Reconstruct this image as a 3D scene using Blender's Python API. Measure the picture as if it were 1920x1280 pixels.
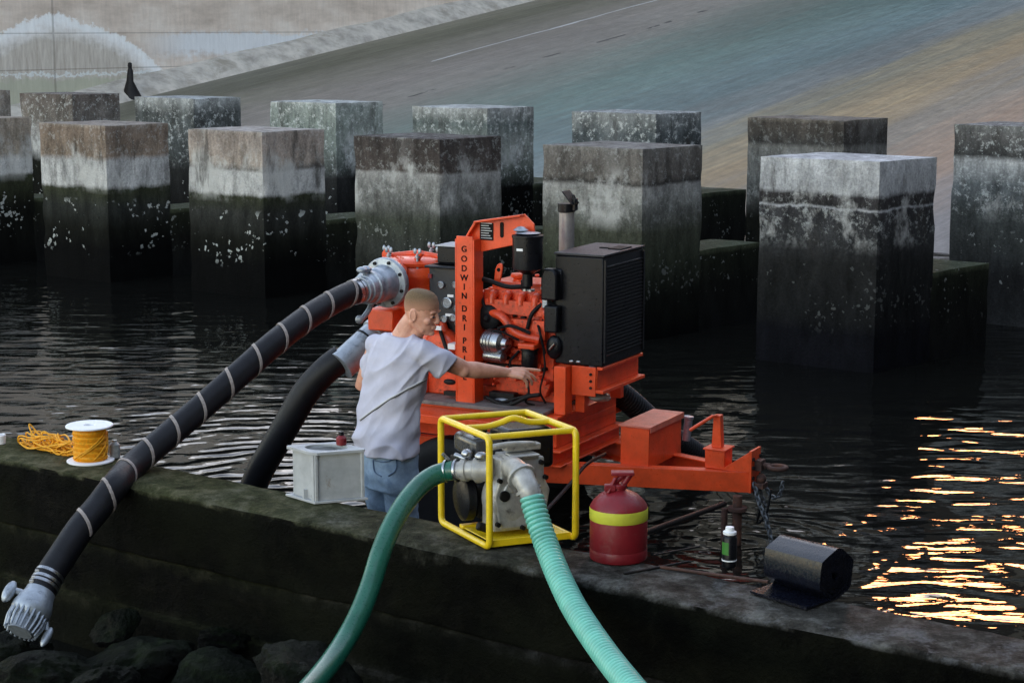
import bpy, bmesh, math, random
from mathutils import Vector, Matrix, noise as mnoise
from mathutils.bvhtree import BVHTree
R=math.radians
for o in list(bpy.data.objects): bpy.data.objects.remove(o)
sc=bpy.context.scene; col=sc.collection
# ------------------------------------------------------------ camera, light
FP=3500.; CZ=2.91; PITCH=math.atan(593/FP)
cam=bpy.data.cameras.new('camera'); camo=bpy.data.objects.new('camera',cam); col.objects.link(camo)
camo.location=(0,0,CZ); camo.rotation_euler=(math.pi/2-PITCH,0,0)
cam.sensor_fit='HORIZONTAL'; cam.sensor_width=36; cam.lens=36*FP/1920; cam.clip_start=.1; cam.clip_end=2000
sc.camera=camo
SUN_AZ=13.0; SUN_EL=15.0     # degrees right of the view direction, above the horizon
w=bpy.data.worlds.new('World'); sc.world=w; w.use_nodes=True
nt=w.node_tree; bg=nt.nodes['Background']; sky=nt.nodes.new('ShaderNodeTexSky')
sky.sky_type='NISHITA'; sky.sun_disc=False; sky.sun_elevation=R(SUN_EL); sky.sun_rotation=R(SUN_AZ)
sky.dust_density=.4; sky.ozone_density=1.5; sky.air_density=1.0
hs=nt.nodes.new('ShaderNodeHueSaturation'); hs.inputs['Saturation'].default_value=.85
wt=nt.nodes.new('ShaderNodeMixRGB'); wt.blend_type='MULTIPLY'; wt.inputs[0].default_value=1; wt.inputs[2].default_value=(1.10,.93,.80,1)
nt.links.new(sky.outputs[0],hs.inputs['Color']); nt.links.new(hs.outputs[0],wt.inputs[1]); nt.links.new(wt.outputs[0],bg.inputs[0]); bg.inputs[1].default_value=.12
sl=bpy.data.lights.new('sun','SUN'); so=bpy.data.objects.new('sun',sl); col.objects.link(so)
sl.energy=.5; sl.angle=R(18); sl.color=(1,.25,.012)
sd=Vector((math.sin(R(SUN_AZ))*math.cos(R(SUN_EL)),math.cos(R(SUN_AZ))*math.cos(R(SUN_EL)),math.sin(R(SUN_EL))))
so.rotation_euler=(-sd).to_track_quat('-Z','Y').to_euler(); so.location=sd*60
sc.view_settings.view_transform='Standard'; sc.view_settings.look='None'
sc.view_settings.exposure=2.7; sc.view_settings.gamma=1; sc.view_settings.use_curve_mapping=False
sc.render.engine='CYCLES'

# ------------------------------------------------------------ measuring helpers (photo pixel -> world point)
_c,_s=math.cos(PITCH),math.sin(PITCH)
def ray(px,py):
    u=(px-960)/FP; v=(640-py)/FP
    return Vector((u,_c+v*_s,-_s+v*_c))
def WZ(px,py,z):
    r=ray(px,py); return Vector((0,0,CZ))+r*((z-CZ)/r.z)
def WY(px,py,Y):
    r=ray(px,py); return Vector((0,0,CZ))+r*(Y/r.y)
# ------------------------------------------------------------ materials
def newmat(name):
    m=bpy.data.materials.new(name); m.use_nodes=True
    return m,m.node_tree,m.node_tree.nodes['Principled BSDF']
def N(nt,t,**k):
    n=nt.nodes.new('ShaderNode'+t)
    for a,b in k.items():
        if a in n.inputs: n.inputs[a].default_value=b
        else: setattr(n,a,b)
    return n
def ramp(nt,fac,stops,interp='LINEAR'):
    n=nt.nodes.new('ShaderNodeValToRGB'); n.color_ramp.interpolation=interp
    e=n.color_ramp.elements
    while len(e)<len(stops): e.new(.5)
    for i,(p,c) in enumerate(stops):
        e[i].position=p; e[i].color=(c,c,c,1) if isinstance(c,(int,float)) else (*c,1)
    if fac is not None: nt.links.new(fac,n.inputs[0])
    return n.outputs[0]
def math_(nt,op,a,b=None,c=None):
    n=nt.nodes.new('ShaderNodeMath'); n.operation=op
    for i,x in enumerate((a,b,c)):
        if x is None: continue
        if isinstance(x,(int,float)): n.inputs[i].default_value=x
        else: nt.links.new(x,n.inputs[i])
    return n.outputs[0]
def mix(nt,f,a,b,mode='MIX'):
    n=nt.nodes.new('ShaderNodeMixRGB'); n.blend_type=mode
    for i,x in enumerate((f,a,b)):
        if isinstance(x,(int,float)): n.inputs[i].default_value=x if i==0 else (x,x,x,1)
        elif isinstance(x,tuple): n.inputs[i].default_value=(*x,1)
        else: nt.links.new(x,n.inputs[i])
    return n.outputs[0]
def noi(nt,vec,scale,detail=4,rough=.55,dist=0):
    n=nt.nodes.new('ShaderNodeTexNoise'); n.inputs['Scale'].default_value=scale
    n.inputs['Detail'].default_value=detail; n.inputs['Roughness'].default_value=rough; n.inputs['Distortion'].default_value=dist
    if vec is not None: nt.links.new(vec,n.inputs['Vector'])
    return n.outputs['Fac']
def mapv(nt,vec,scale=(1,1,1),loc=(0,0,0),rot=(0,0,0)):
    n=nt.nodes.new('ShaderNodeMapping'); n.inputs['Scale'].default_value=scale
    n.inputs['Location'].default_value=loc; n.inputs['Rotation'].default_value=rot
    nt.links.new(vec,n.inputs['Vector']); return n.outputs[0]
def bump(nt,bs,h,strength,dist=.01):
    n=nt.nodes.new('ShaderNodeBump'); n.inputs['Strength'].default_value=strength; n.inputs['Distance'].default_value=dist
    nt.links.new(h,n.inputs['Height']); nt.links.new(n.outputs[0],bs.inputs['Normal']); return n
def objco(nt): return nt.nodes.new('ShaderNodeTexCoord').outputs['Object']
def geopos(nt): return nt.nodes.new('ShaderNodeNewGeometry').outputs['Position']
def surf(name,c,rough=.5,metal=0,var=.35,scale=12,dirt=None,dirt_amt=.5,dirt_scale=9,bmp=.15,bscale=80,spec=.5,coat=0):
    m,nt,bs=newmat(name); co=geopos(nt)
    n1=noi(nt,co,scale,6,.65); n2=noi(nt,co,bscale,4,.6)
    lo=tuple(x*(1-var) for x in c); hi=tuple(min(1,x*(1+var*.6)) for x in c)
    cc=ramp(nt,n1,[(.3,lo),(.55,c),(.75,hi)])
    if dirt:
        d=ramp(nt,noi(nt,co,dirt_scale,8,.7,.4),[(.64-dirt_amt*.25,0.),(.72-dirt_amt*.1,1.)])
        cc=mix(nt,d,cc,dirt)
    nt.links.new(cc,bs.inputs['Base Color'])
    rr=ramp(nt,n2,[(.3,max(0.04,rough-.12)),(.7,min(1,rough+.12))]); nt.links.new(rr,bs.inputs['Roughness'])
    bs.inputs['Metallic'].default_value=metal; bs.inputs['Specular IOR Level'].default_value=spec
    if coat: bs.inputs['Coat Weight'].default_value=coat; bs.inputs['Coat Roughness'].default_value=.12
    if bmp: bump(nt,bs,n2,bmp,.004)
    return m
M={}
M['orange']=surf('orange_paint',(.86,.085,.017),.36,var=.25,scale=7,dirt=(.34,.05,.02),dirt_amt=.0,dirt_scale=24,coat=.25,bmp=.12)
M['orange_dirty']=surf('orange_engine_paint',(.80,.075,.018),.42,var=.5,scale=16,dirt=(.06,.015,.01),dirt_amt=.3,dirt_scale=30,coat=.15,bmp=.3,bscale=60)
M['black']=surf('black_paint',(.006,.0065,.009),.36,var=.4,dirt=(.018,.018,.022),dirt_amt=.1,spec=.3)
M['blackmatte']=surf('black_rubber',(.006,.006,.007),.6,var=.4,scale=20,dirt=(.02,.02,.02),dirt_amt=.2,spec=.2)
M['hose']=surf('hose_rubber',(.007,.007,.0095),.5,var=.4,scale=20,dirt=(.02,.019,.018),dirt_amt=.1,spec=.3)
M['stripe']=surf('hose_stripe',(.34,.29,.26),.7,var=.35,scale=60)
M['galv']=surf('galvanised_steel',(.38,.42,.47),.42,metal=.55,var=.25,scale=25,dirt=(.13,.14,.15),dirt_amt=.35,bmp=.2)
M['darkgalv']=surf('grey_chain',(.14,.15,.16),.5,metal=.5,var=.4,scale=40)
M['alu']=surf('cast_aluminium',(.44,.43,.40),.4,metal=.25,var=.3,scale=22,dirt=(.14,.13,.12),dirt_amt=.25,dirt_scale=16,bmp=.3,bscale=50)
M['chrome']=surf('bright_metal',(.42,.43,.45),.33,metal=1,var=.2,scale=30,bmp=.1)
M['yellow']=surf('yellow_paint',(.93,.64,.012),.34,var=.12,scale=18,coat=.3)
M['green']=surf('green_hose',(.012,.125,.078),.34,var=.25,scale=10,coat=.3)
M['teal']=surf('teal_ribbed_hose',(.19,.58,.46),.4,var=.2,scale=10,coat=.2)
M['red']=surf('red_paint',(.22,.006,.012),.5,var=.25,scale=10,dirt=(.2,.03,.03),dirt_amt=.3,coat=.1)
M['band']=surf('yellow_band',(.58,.57,.04),.65,var=.15)
M['white']=surf('white_plastic',(.9,.9,.9),.5,var=.06,bmp=.05)
M['rope']=surf('yellow_rope',(.90,.42,.012),.6,var=.3,scale=60,bmp=.4,bscale=250)
M['wsteel']=surf('white_painted_steel',(.46,.47,.47),.5,var=.25,scale=9,dirt=(.30,.26,.22),dirt_amt=.12,dirt_scale=12)
M['rust']=surf('rusty_steel',(.075,.035,.025),.8,var=.5,scale=30,dirt=(.16,.06,.03),dirt_amt=.5,bmp=.5)
M['dark']=surf('dark_steel',(.011,.010,.010),.6,var=.5,scale=25,dirt=(.03,.022,.017),dirt_amt=.3,spec=.25)
M['deck']=surf('worn_deck',(.20,.18,.165),.7,var=.4,scale=14,dirt=(.06,.05,.045),dirt_amt=.5)
M['letter']=surf('black_lettering',(.004,.004,.004),.6,var=.1,bmp=0,spec=.15)
M['cangreen']=surf('green_label',(.05,.22,.03),.5,var=.2)
M['glass']=surf('clear_plastic',(.32,.33,.32),.2,var=.3,scale=40)
M['wood']=surf('driftwood',(.16,.11,.07),.85,var=.4,scale=30)
M['gaugeface']=surf('gauge_face',(.30,.31,.32),.25,var=.5,scale=90,coat=.4)
M['rollrubber']=surf('rubber_sheet',(.005,.006,.012),.24,var=.35,scale=14,dirt=(.014,.014,.017),dirt_amt=.2,dirt_scale=8,spec=.4)
M['denim']=surf('denim',(.28,.38,.50),.85,var=.3,scale=16,dirt=(.17,.25,.36),dirt_amt=.5,dirt_scale=12,bmp=.5,bscale=350,spec=.2)
M['shirt']=surf('shirt_cotton',(.56,.55,.64),.9,var=.10,scale=9,bmp=.35,bscale=260,spec=.15)
M['boot']=surf('boot_rubber',(.02,.02,.018),.5)
M['cord']=surf('pale_cord',(.6,.6,.6),.7,var=.1)
M['cordgrey']=surf('grey_cord',(.06,.06,.065),.7)
M['eye']=surf('eye',(.05,.04,.035),.25,var=.2,bmp=0)
M['damc']=surf('dam_concrete',(.10,.095,.085),.85,var=.4,scale=.6,bscale=3)
def skin_mat():
    m,nt,bs=newmat('skin'); co=geopos(nt)
    cc=ramp(nt,noi(nt,co,22,5,.6),[(.3,(.56,.25,.16)),(.55,(.70,.35,.235)),(.75,(.78,.43,.31))])
    nt.links.new(cc,bs.inputs['Base Color']); bs.inputs['Roughness'].default_value=.48
    bs.inputs['Subsurface Weight'].default_value=.12; bs.inputs['Subsurface Radius'].default_value=(.01,.004,.002); bs.inputs['Subsurface Scale'].default_value=1
    bump(nt,bs,noi(nt,co,180,4,.6),.12,.003); return m
M['skin']=skin_mat()
def hair_mat():
    m,nt,bs=newmat('buzz_hair'); co=geopos(nt)
    cc=ramp(nt,noi(nt,co,320,3,.6),[(.3,(.075,.045,.020)),(.7,(.24,.155,.075))])
    at=nt.nodes.new('ShaderNodeAttribute'); at.attribute_name='fade'
    f=ramp(nt,at.outputs['Fac'],[(.0,0.),(1.,1.)])
    cc=mix(nt,f,(.46,.225,.135),cc)
    nt.links.new(cc,bs.inputs['Base Color']); bs.inputs['Roughness'].default_value=.75
    bump(nt,bs,noi(nt,co,420,3,.6),.6,.003); return m
M['hair']=hair_mat()

def concrete_bands(name,stops,seed=0.,speck=.3,barn=.5,wob=.16,rgh=.75,barnz=(.35,.95)):
    """vertical bands of tide staining: stops = [(z, colour)]"""
    m,nt,bs=newmat(name); co=geopos(nt)
    co=mapv(nt,co,loc=(seed*3.7,seed*5.1,0))
    sx=nt.nodes.new('ShaderNodeSeparateXYZ'); nt.links.new(co,sx.inputs[0])
    n1=noi(nt,co,1.8,6,.6); n2=noi(nt,mapv(nt,co,(1,1,.35)),7,8,.7); n3=noi(nt,co,45,5,.7)
    z=math_(nt,'ADD',sx.outputs['Z'],math_(nt,'MULTIPLY',math_(nt,'SUBTRACT',n1,.5),wob))
    z=math_(nt,'ADD',z,math_(nt,'MULTIPLY',math_(nt,'SUBTRACT',n2,.5),wob*.7))
    z=math_(nt,'ADD',z,math_(nt,'MULTIPLY',math_(nt,'SUBTRACT',noi(nt,mapv(nt,co,(1,1,.08)),11,4,.6),.5),wob*.25))
    zz=math_(nt,'DIVIDE',z,2.2)
    base=ramp(nt,zz,[(max(0,min(1,p/2.2)),c) for p,c in stops])
    mott=ramp(nt,n2,[(.3,.3),(.5,.85),(.7,1.45)])
    base=mix(nt,.85,base,mott,'MULTIPLY')
    grain=ramp(nt,n3,[(.3,.6),(.7,1.35)]); base=mix(nt,.8,base,grain,'MULTIPLY')
    # bleached patches and darker runs of their own shape
    pm=math_(nt,'MULTIPLY',ramp(nt,noi(nt,mapv(nt,co,(1,1,.7)),1.7,7,.7),[(.52,0.),(.62,.75)]),ramp(nt,zz,[(1.0/2.2,0.),(1.15/2.2,1.),(1.5/2.2,1.),(1.62/2.2,.15)])); base=mix(nt,pm,base,(.50,.49,.46))
    pd=math_(nt,'MULTIPLY',ramp(nt,noi(nt,mapv(nt,co,(1,1,.25)),4.5,6,.7),[(.55,0.),(.66,.7)]),ramp(nt,zz,[(.9/2.2,0.),(1.2/2.2,1.)])); base=mix(nt,pd,base,(.05,.045,.04))
    # lime speckles where the band is pale
    v=nt.nodes.new('ShaderNodeTexVoronoi'); v.inputs['Scale'].default_value=26; nt.links.new(mix(nt,.06,co,noi(nt,co,20,2)),v.inputs['Vector'])
    up=ramp(nt,zz,[(1.0/2.2,0.),(1.2/2.2,1.)]); speck=speck*(.55 if 'front' in name else .8)
    sp=math_(nt,'MULTIPLY',ramp(nt,noi(nt,co,13,9,.82),[(.53,0.),(.60,1.)]),up)
    base=mix(nt,math_(nt,'MULTIPLY',sp,speck),base,(.62,.63,.60))
    # barnacles
    vb=nt.nodes.new('ShaderNodeTexVoronoi'); vb.inputs['Scale'].default_value=13 if barn>.8 else 18; vn=nt.nodes.new('ShaderNodeTexNoise'); vn.inputs['Scale'].default_value=28; vn.inputs['Detail'].default_value=4; nt.links.new(co,vn.inputs['Vector']); nt.links.new(mix(nt,.07,co,vn.outputs['Color']),vb.inputs['Vector'])
    bz=ramp(nt,math_(nt,'DIVIDE',sx.outputs['Z'],2.2),[(max(0,barnz[0]/2.2-.03),0.),(barnz[0]/2.2+.04,1.),(barnz[1]/2.2-.04,1.),(barnz[1]/2.2,0.)])
    rad=math_(nt,'MULTIPLY',ramp(nt,noi(nt,co,2.6,6,.75),[(.46,0.),(.64,.46)]),1.)
    bm=math_(nt,'LESS_THAN',vb.outputs['Distance'],rad)
    bm=math_(nt,'MULTIPLY',math_(nt,'MULTIPLY',bm,bz),barn)
    base=mix(nt,bm,base,(.42,.43,.40))
    nt.links.new(base,bs.inputs['Base Color'])
    bs.inputs['Roughness'].default_value=rgh; bs.inputs['Specular IOR Level'].default_value=.06
    h=math_(nt,'ADD',math_(nt,'MULTIPLY',n2,.8),math_(nt,'ADD',math_(nt,'MULTIPLY',n3,.35),math_(nt,'MULTIPLY',bm,.6)))
    bump(nt,bs,h,.7,.03); return m

# ------------------------------------------------------------ mesh builder
class MB:
    def __init__(s): s.v=[]; s.f=[]
    def add(s,vs,fs,T=None):
        b=len(s.v)
        for p in vs:
            p=Vector(p); s.v.append(T@p if T is not None else p)
        s.f+= [tuple(i+b for i in f) for f in fs]; return s
    def box(s,c,d,T=None,rot=None):
        x,y,z=(q/2 for q in d); vs=[Vector((a*x,b*y,e*z)) for a in(-1,1) for b in(-1,1) for e in(-1,1)]
        if rot is not None: vs=[rot@p for p in vs]
        vs=[p+Vector(c) for p in vs]
        return s.add(vs,[(0,1,3,2),(4,6,7,5),(0,4,5,1),(2,3,7,6),(0,2,6,4),(1,5,7,3)],T)
    def bb(s,a,b,T=None):
        return s.box([(p+q)/2 for p,q in zip(a,b)],[abs(q-p) for p,q in zip(a,b)],T)
    def tube(s,pts,r,n=14,T=None,caps=True,closed=False):
        pts=[Vector(p) for p in pts]; L=len(pts); rr=r if isinstance(r,(list,tuple)) else [r]*L
        vs=[];fs=[]; up=None
        for i,p in enumerate(pts):
            if closed: t=(pts[(i+1)%L]-pts[i-1])
            else: t=(pts[min(i+1,L-1)]-pts[max(i-1,0)])
            t.normalize()
            if up is None:
                up=Vector((0,0,1)) if abs(t.z)<.9 else Vector((1,0,0))
            a=up-t*up.dot(t)
            if a.length<1e-4: a=t.orthogonal()
            a.normalize(); b=t.cross(a); up=a
            for k in range(n):
                g=2*math.pi*k/n; vs.append(p+(a*math.cos(g)+b*math.sin(g))*rr[i])
        m=L if closed else L-1
        for i in range(m):
            j=(i+1)%L
            for k in range(n):
                k2=(k+1)%n; fs.append((i*n+k,i*n+k2,j*n+k2,j*n+k))
        if caps and not closed:
            fs.append(tuple(range(n))[::-1]); fs.append(tuple((L-1)*n+k for k in range(n)))
        return s.add(vs,fs,T)
    def cyl(s,a,b,r,r2=None,n=20,T=None): return s.tube([a,b],[r,r if r2 is None else r2],n,T)
    def lathe(s,prof,T=None,n=28,axis=None,org=(0,0,0)):
        """profile [(r,h)] turned about z (or axis) from org"""
        Q=Matrix.Translation(Vector(org))
        if axis is not None: Q=Q@Vector(axis).to_track_quat('Z','Y').to_matrix().to_4x4()
        if T is not None: Q=T@Q
        vs=[];fs=[]
        for r,h in prof:
            for k in range(n):
                g=2*math.pi*k/n; vs.append((r*math.cos(g),r*math.sin(g),h))
        for i in range(len(prof)-1):
            for k in range(n):
                k2=(k+1)%n; fs.append((i*n+k,i*n+k2,(i+1)*n+k2,(i+1)*n+k))
        if prof[0][0]>1e-4: fs.append(tuple(range(n))[::-1])
        if prof[-1][0]>1e-4: fs.append(tuple((len(prof)-1)*n+k for k in range(n)))
        return s.add(vs,fs,Q)
    def prism(s,poly,o,ax,ay,thick,T=None):
        ax=Vector(ax);ay=Vector(ay);nz=ax.cross(ay).normalized(); o=Vector(o); n=len(poly)
        vs=[o+ax*x+ay*y-nz*thick/2 for x,y in poly]+[o+ax*x+ay*y+nz*thick/2 for x,y in poly]
        fs=[tuple(range(n))[::-1],tuple(range(n,2*n))]+[(i,(i+1)%n,n+(i+1)%n,n+i) for i in range(n)]
        return s.add(vs,fs,T)
    def ball(s,c,r,T=None,n=14,sc=(1,1,1),rot=None):
        vs=[];fs=[];m=n//2
        for i in range(m+1):
            a=math.pi*i/m
            for k in range(n):
                g=2*math.pi*k/n; p=Vector((math.sin(a)*math.cos(g)*r*sc[0],math.sin(a)*math.sin(g)*r*sc[1],math.cos(a)*r*sc[2]))
                if rot is not None: p=rot@p
                vs.append(Vector(c)+p)
        for i in range(m):
            for k in range(n):
                k2=(k+1)%n; fs.append((i*n+k,(i+1)*n+k,(i+1)*n+k2,i*n+k2))
        return s.add(vs,fs,T)
    def limb(s,pts,rad,n=14,T=None):
        """tube with rounded ends"""
        pts=[Vector(p) for p in pts]; d0=(pts[0]-pts[1]).normalized(); d1=(pts[-1]-pts[-2]).normalized()
        P=[];Q=[]
        for a in (80,55,28): P.append(pts[0]+d0*rad[0]*math.sin(R(a))); Q.append(rad[0]*math.cos(R(a)))
        P+=pts;Q+=list(rad)
        for a in (28,55,80): P.append(pts[-1]+d1*rad[-1]*math.sin(R(a))); Q.append(rad[-1]*math.cos(R(a)))
        return s.tube(P,Q,n,T)
    def rings(s,rs,n=28,T=None,pw=2.0):
        """rs: (centre, ax, ay, rx, ry)"""
        vs=[];fs=[]
        for c,ax,ay,rx,ry in rs:
            c=Vector(c)
            for k in range(n):
                g=2*math.pi*k/n; cg,sg=math.cos(g),math.sin(g)
                x=math.copysign(abs(cg)**(2/pw),cg)*rx; y=math.copysign(abs(sg)**(2/pw),sg)*ry
                vs.append(c+Vector(ax)*x+Vector(ay)*y)
        for i in range(len(rs)-1):
            for k in range(n):
                k2=(k+1)%n; fs.append((i*n+k,i*n+k2,(i+1)*n+k2,(i+1)*n+k))
        fs.append(tuple(range(n))[::-1]); fs.append(tuple((len(rs)-1)*n+k for k in range(n)))
        return s.add(vs,fs,T)
    def build(s,name,mat,parent=None,bev=0,seg=2,sharp=35,remesh=0,smooth_it=0,disp=None,inv=None):
        me=bpy.data.meshes.new(name)
        vs=s.v if inv is None else [inv@p for p in s.v]
        me.from_pydata([tuple(p) for p in vs],[],s.f); me.validate()
        bm=bmesh.new(); bm.from_mesh(me); bmesh.ops.recalc_face_normals(bm,faces=bm.faces); bm.to_mesh(me); bm.free()
        if remesh:
            t=bpy.data.objects.new('tmp',me); col.objects.link(t)
            md=t.modifiers.new('r','REMESH'); md.mode='VOXEL'; md.voxel_size=remesh
            if smooth_it: ms=t.modifiers.new('s','SMOOTH'); ms.iterations=smooth_it; ms.factor=.6
            dg=bpy.context.evaluated_depsgraph_get(); dg.update()
            me2=bpy.data.meshes.new_from_object(t.evaluated_get(dg)); me2.name=name
            bpy.data.objects.remove(t); me=me2
        if disp:
            nn=[v.normal.copy() for v in me.vertices]
            for v,q in zip(me.vertices,nn): v.co=v.co+q*disp(v.co)
        me.materials.clear(); me.materials.append(M[mat] if isinstance(mat,str) else mat)
        me.polygons.foreach_set('use_smooth',[True]*len(me.polygons))
        if not remesh: me.set_sharp_from_angle(angle=R(sharp))
        me.update()
        o=bpy.data.objects.new(name,me); col.objects.link(o)
        if parent is not None: o.parent=parent
        if bev:
            b=o.modifiers.new('bevel','BEVEL'); b.width=bev; b.segments=seg; b.limit_method='ANGLE'; b.angle_limit=R(35)
        return o
def tag(o,label=None,cat=None,group=None,kind=None):
    if label: o['label']=label
    if cat: o['category']=cat
    if group: o['group']=group
    if kind: o['kind']=kind
    return o
def empty(name,loc=(0,0,0),rz=0,**k):
    o=bpy.data.objects.new(name,None); col.objects.link(o); o.location=loc; o.rotation_euler=(0,0,rz); o.empty_display_size=.1
    return tag(o,**k)
def smoothpath(pts,sub=8):
    """Catmull-Rom through points"""
    P=[Vector(p) for p in pts]; P=[P[0]*2-P[1]]+P+[P[-1]*2-P[-2]]; out=[]
    for i in range(1,len(P)-2):
        for k in range(sub):
            t=k/sub; a,b,c,d=P[i-1:i+3]
            out.append(.5*((2*b)+(c-a)*t+(2*a-5*b+4*c-d)*t*t+(3*b-a-3*c+d)*t**3))
    out.append(P[-2]); return out
def resample(pts,step):
    out=[pts[0].copy()]; acc=0
    for a,b in zip(pts,pts[1:]):
        L=(b-a).length; t=step-acc
        while t<=L:
            out.append(a.lerp(b,t/L)); t+=step
        acc=L-(t-step)
    return out
def frames(pts):
    out=[];up=Vector((0,0,1))
    for i in range(len(pts)):
        t=(pts[min(i+1,len(pts)-1)]-pts[max(i-1,0)]).normalized()
        a=(up-t*up.dot(t)).normalized(); out.append((t,a,t.cross(a))); up=a
    return out
def text_mesh(s,size,name,mat,parent,M4):
    cu=bpy.data.curves.new('t','FONT'); cu.body=s; cu.size=size; cu.align_x='CENTER'; cu.align_y='CENTER'; cu.extrude=.0015; cu.offset=size*.02
    t=bpy.data.objects.new('t',cu); col.objects.link(t); dg=bpy.context.evaluated_depsgraph_get(); dg.update()
    me=bpy.data.meshes.new_from_object(t.evaluated_get(dg)); bpy.data.objects.remove(t)
    me.transform(M4); me.materials.clear(); me.materials.append(M[mat]); me.name=name
    o=bpy.data.objects.new(name,me); col.objects.link(o); o.parent=parent; return o

# ------------------------------------------------------------ the setting
EX=Vector((.806,-.591,0)).normalized(); EY=Vector((.591,.806,0)).normalized()   # along the rows / up the chute
R0=Vector((5.6,24,0)); SL=.152
def rp(x,s,dz=0): return R0+EX*x+EY*s+Vector((0,0,SL*s+dz))
# chute surface
def chute_mat():
    m,nt,bs=newmat('wet_chute_concrete'); co=objco(nt)
    sx=nt.nodes.new('ShaderNodeSeparateXYZ'); nt.links.new(co,sx.inputs[0])
    st=noi(nt,mapv(nt,co,(.9,.06,1)),1.6,6,.6); fine=noi(nt,mapv(nt,co,(5.5,.30,1)),1.5,5,.6)
    big=noi(nt,mapv(nt,co,(.25,.06,1)),1.2,4,.5)
    x=math_(nt,'ADD',sx.outputs['X'],math_(nt,'MULTIPLY',math_(nt,'SUBTRACT',st,.5),3.2))
    x=math_(nt,'ADD',x,math_(nt,'MULTIPLY',math_(nt,'SUBTRACT',fine,.5),1.2))
    f=math_(nt,'DIVIDE',math_(nt,'ADD',x,26),34)
    P=lambda a:(a+26)/34
    c=ramp(nt,f,[(P(-24),(.17,.16,.12)),(P(-22.0),(.09,.09,.06)),(P(-19.8),(.17,.155,.125)),(P(-18.2),(.21,.185,.16)),(P(-16.2),(.18,.165,.14)),(P(-14.8),(.135,.15,.125)),
        (P(-12.5),(.10,.15,.128)),(P(-9.5),(.11,.155,.15)),(P(-7.8),(.155,.16,.148)),(P(-6.8),(.21,.175,.11)),(P(-5.2),(.29,.20,.105)),(P(-4.0),(.22,.18,.135)),(P(-2.4),(.29,.185,.12)),(P(-.8),(.22,.19,.17)),(P(3),(.18,.18,.19))])
    c=mix(nt,.45,c,ramp(nt,fine,[(.25,.6),(.5,1.),(.75,1.45)]),'MULTIPLY')
    c=mix(nt,.5,c,ramp(nt,noi(nt,mapv(nt,co,(3.2,.10,1)),3,8,.75),[(.3,.55),(.5,1.),(.7,1.5)]),'MULTIPLY')
    c=mix(nt,.6,c,ramp(nt,noi(nt,mapv(nt,co,(1,.5,1)),3.5,7,.75),[(.3,.6),(.7,1.4)]),'MULTIPLY')
    c=mix(nt,.7,c,ramp(nt,big,[(.3,.7),(.7,1.3)]),'MULTIPLY')
    c=mix(nt,.5,c,ramp(nt,noi(nt,co,14,5,.7),[(.3,.7),(.7,1.3)]),'MULTIPLY')
    # pale joint line and dark seam running up the chute
    lx=math_(nt,'ADD',sx.outputs['X'],math_(nt,'MULTIPLY',math_(nt,'SUBTRACT',noi(nt,mapv(nt,co,(1,.15,1)),2,3),.5),.35))
    l1=math_(nt,'LESS_THAN',math_(nt,'ABSOLUTE',math_(nt,'ADD',lx,19.2)),.035)
    l1=math_(nt,'MULTIPLY',l1,math_(nt,'GREATER_THAN',sx.outputs['Y'],13.5))
    c=mix(nt,math_(nt,'MULTIPLY',l1,.8),c,(.6,.6,.6))
    l2=math_(nt,'LESS_THAN',math_(nt,'ABSOLUTE',math_(nt,'ADD',lx,16.3)),.06)
    c=mix(nt,math_(nt,'MULTIPLY',l2,math_(nt,'GREATER_THAN',noi(nt,mapv(nt,co,(1,.6,1)),1,3),.58)),c,(.03,.03,.03))
    nt.links.new(c,bs.inputs['Base Color'])
    nt.links.new(ramp(nt,fine,[(.3,.42),(.7,.6)]),bs.inputs['Roughness']); bs.inputs['Specular IOR Level'].default_value=.3
    bump(nt,bs,math_(nt,'ADD',fine,math_(nt,'MULTIPLY',noi(nt,co,30,4),.4)),.35,.03); return m
mb=MB(); a=math.atan(SL)
mb.add([(-23.6,-1.5,0),(60,-1.5,0),(60,70,0),(-23.6,70,0)],[(0,1,2,3)])
ch=mb.build('spillway_ramp',chute_mat()); ch.location=R0
ch.rotation_euler=(Matrix((EX,EY,Vector((0,0,1)))).transposed().to_euler().to_matrix()@Matrix.Rotation(a,3,'X')).to_euler()
tag(ch,kind='structure')

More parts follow.
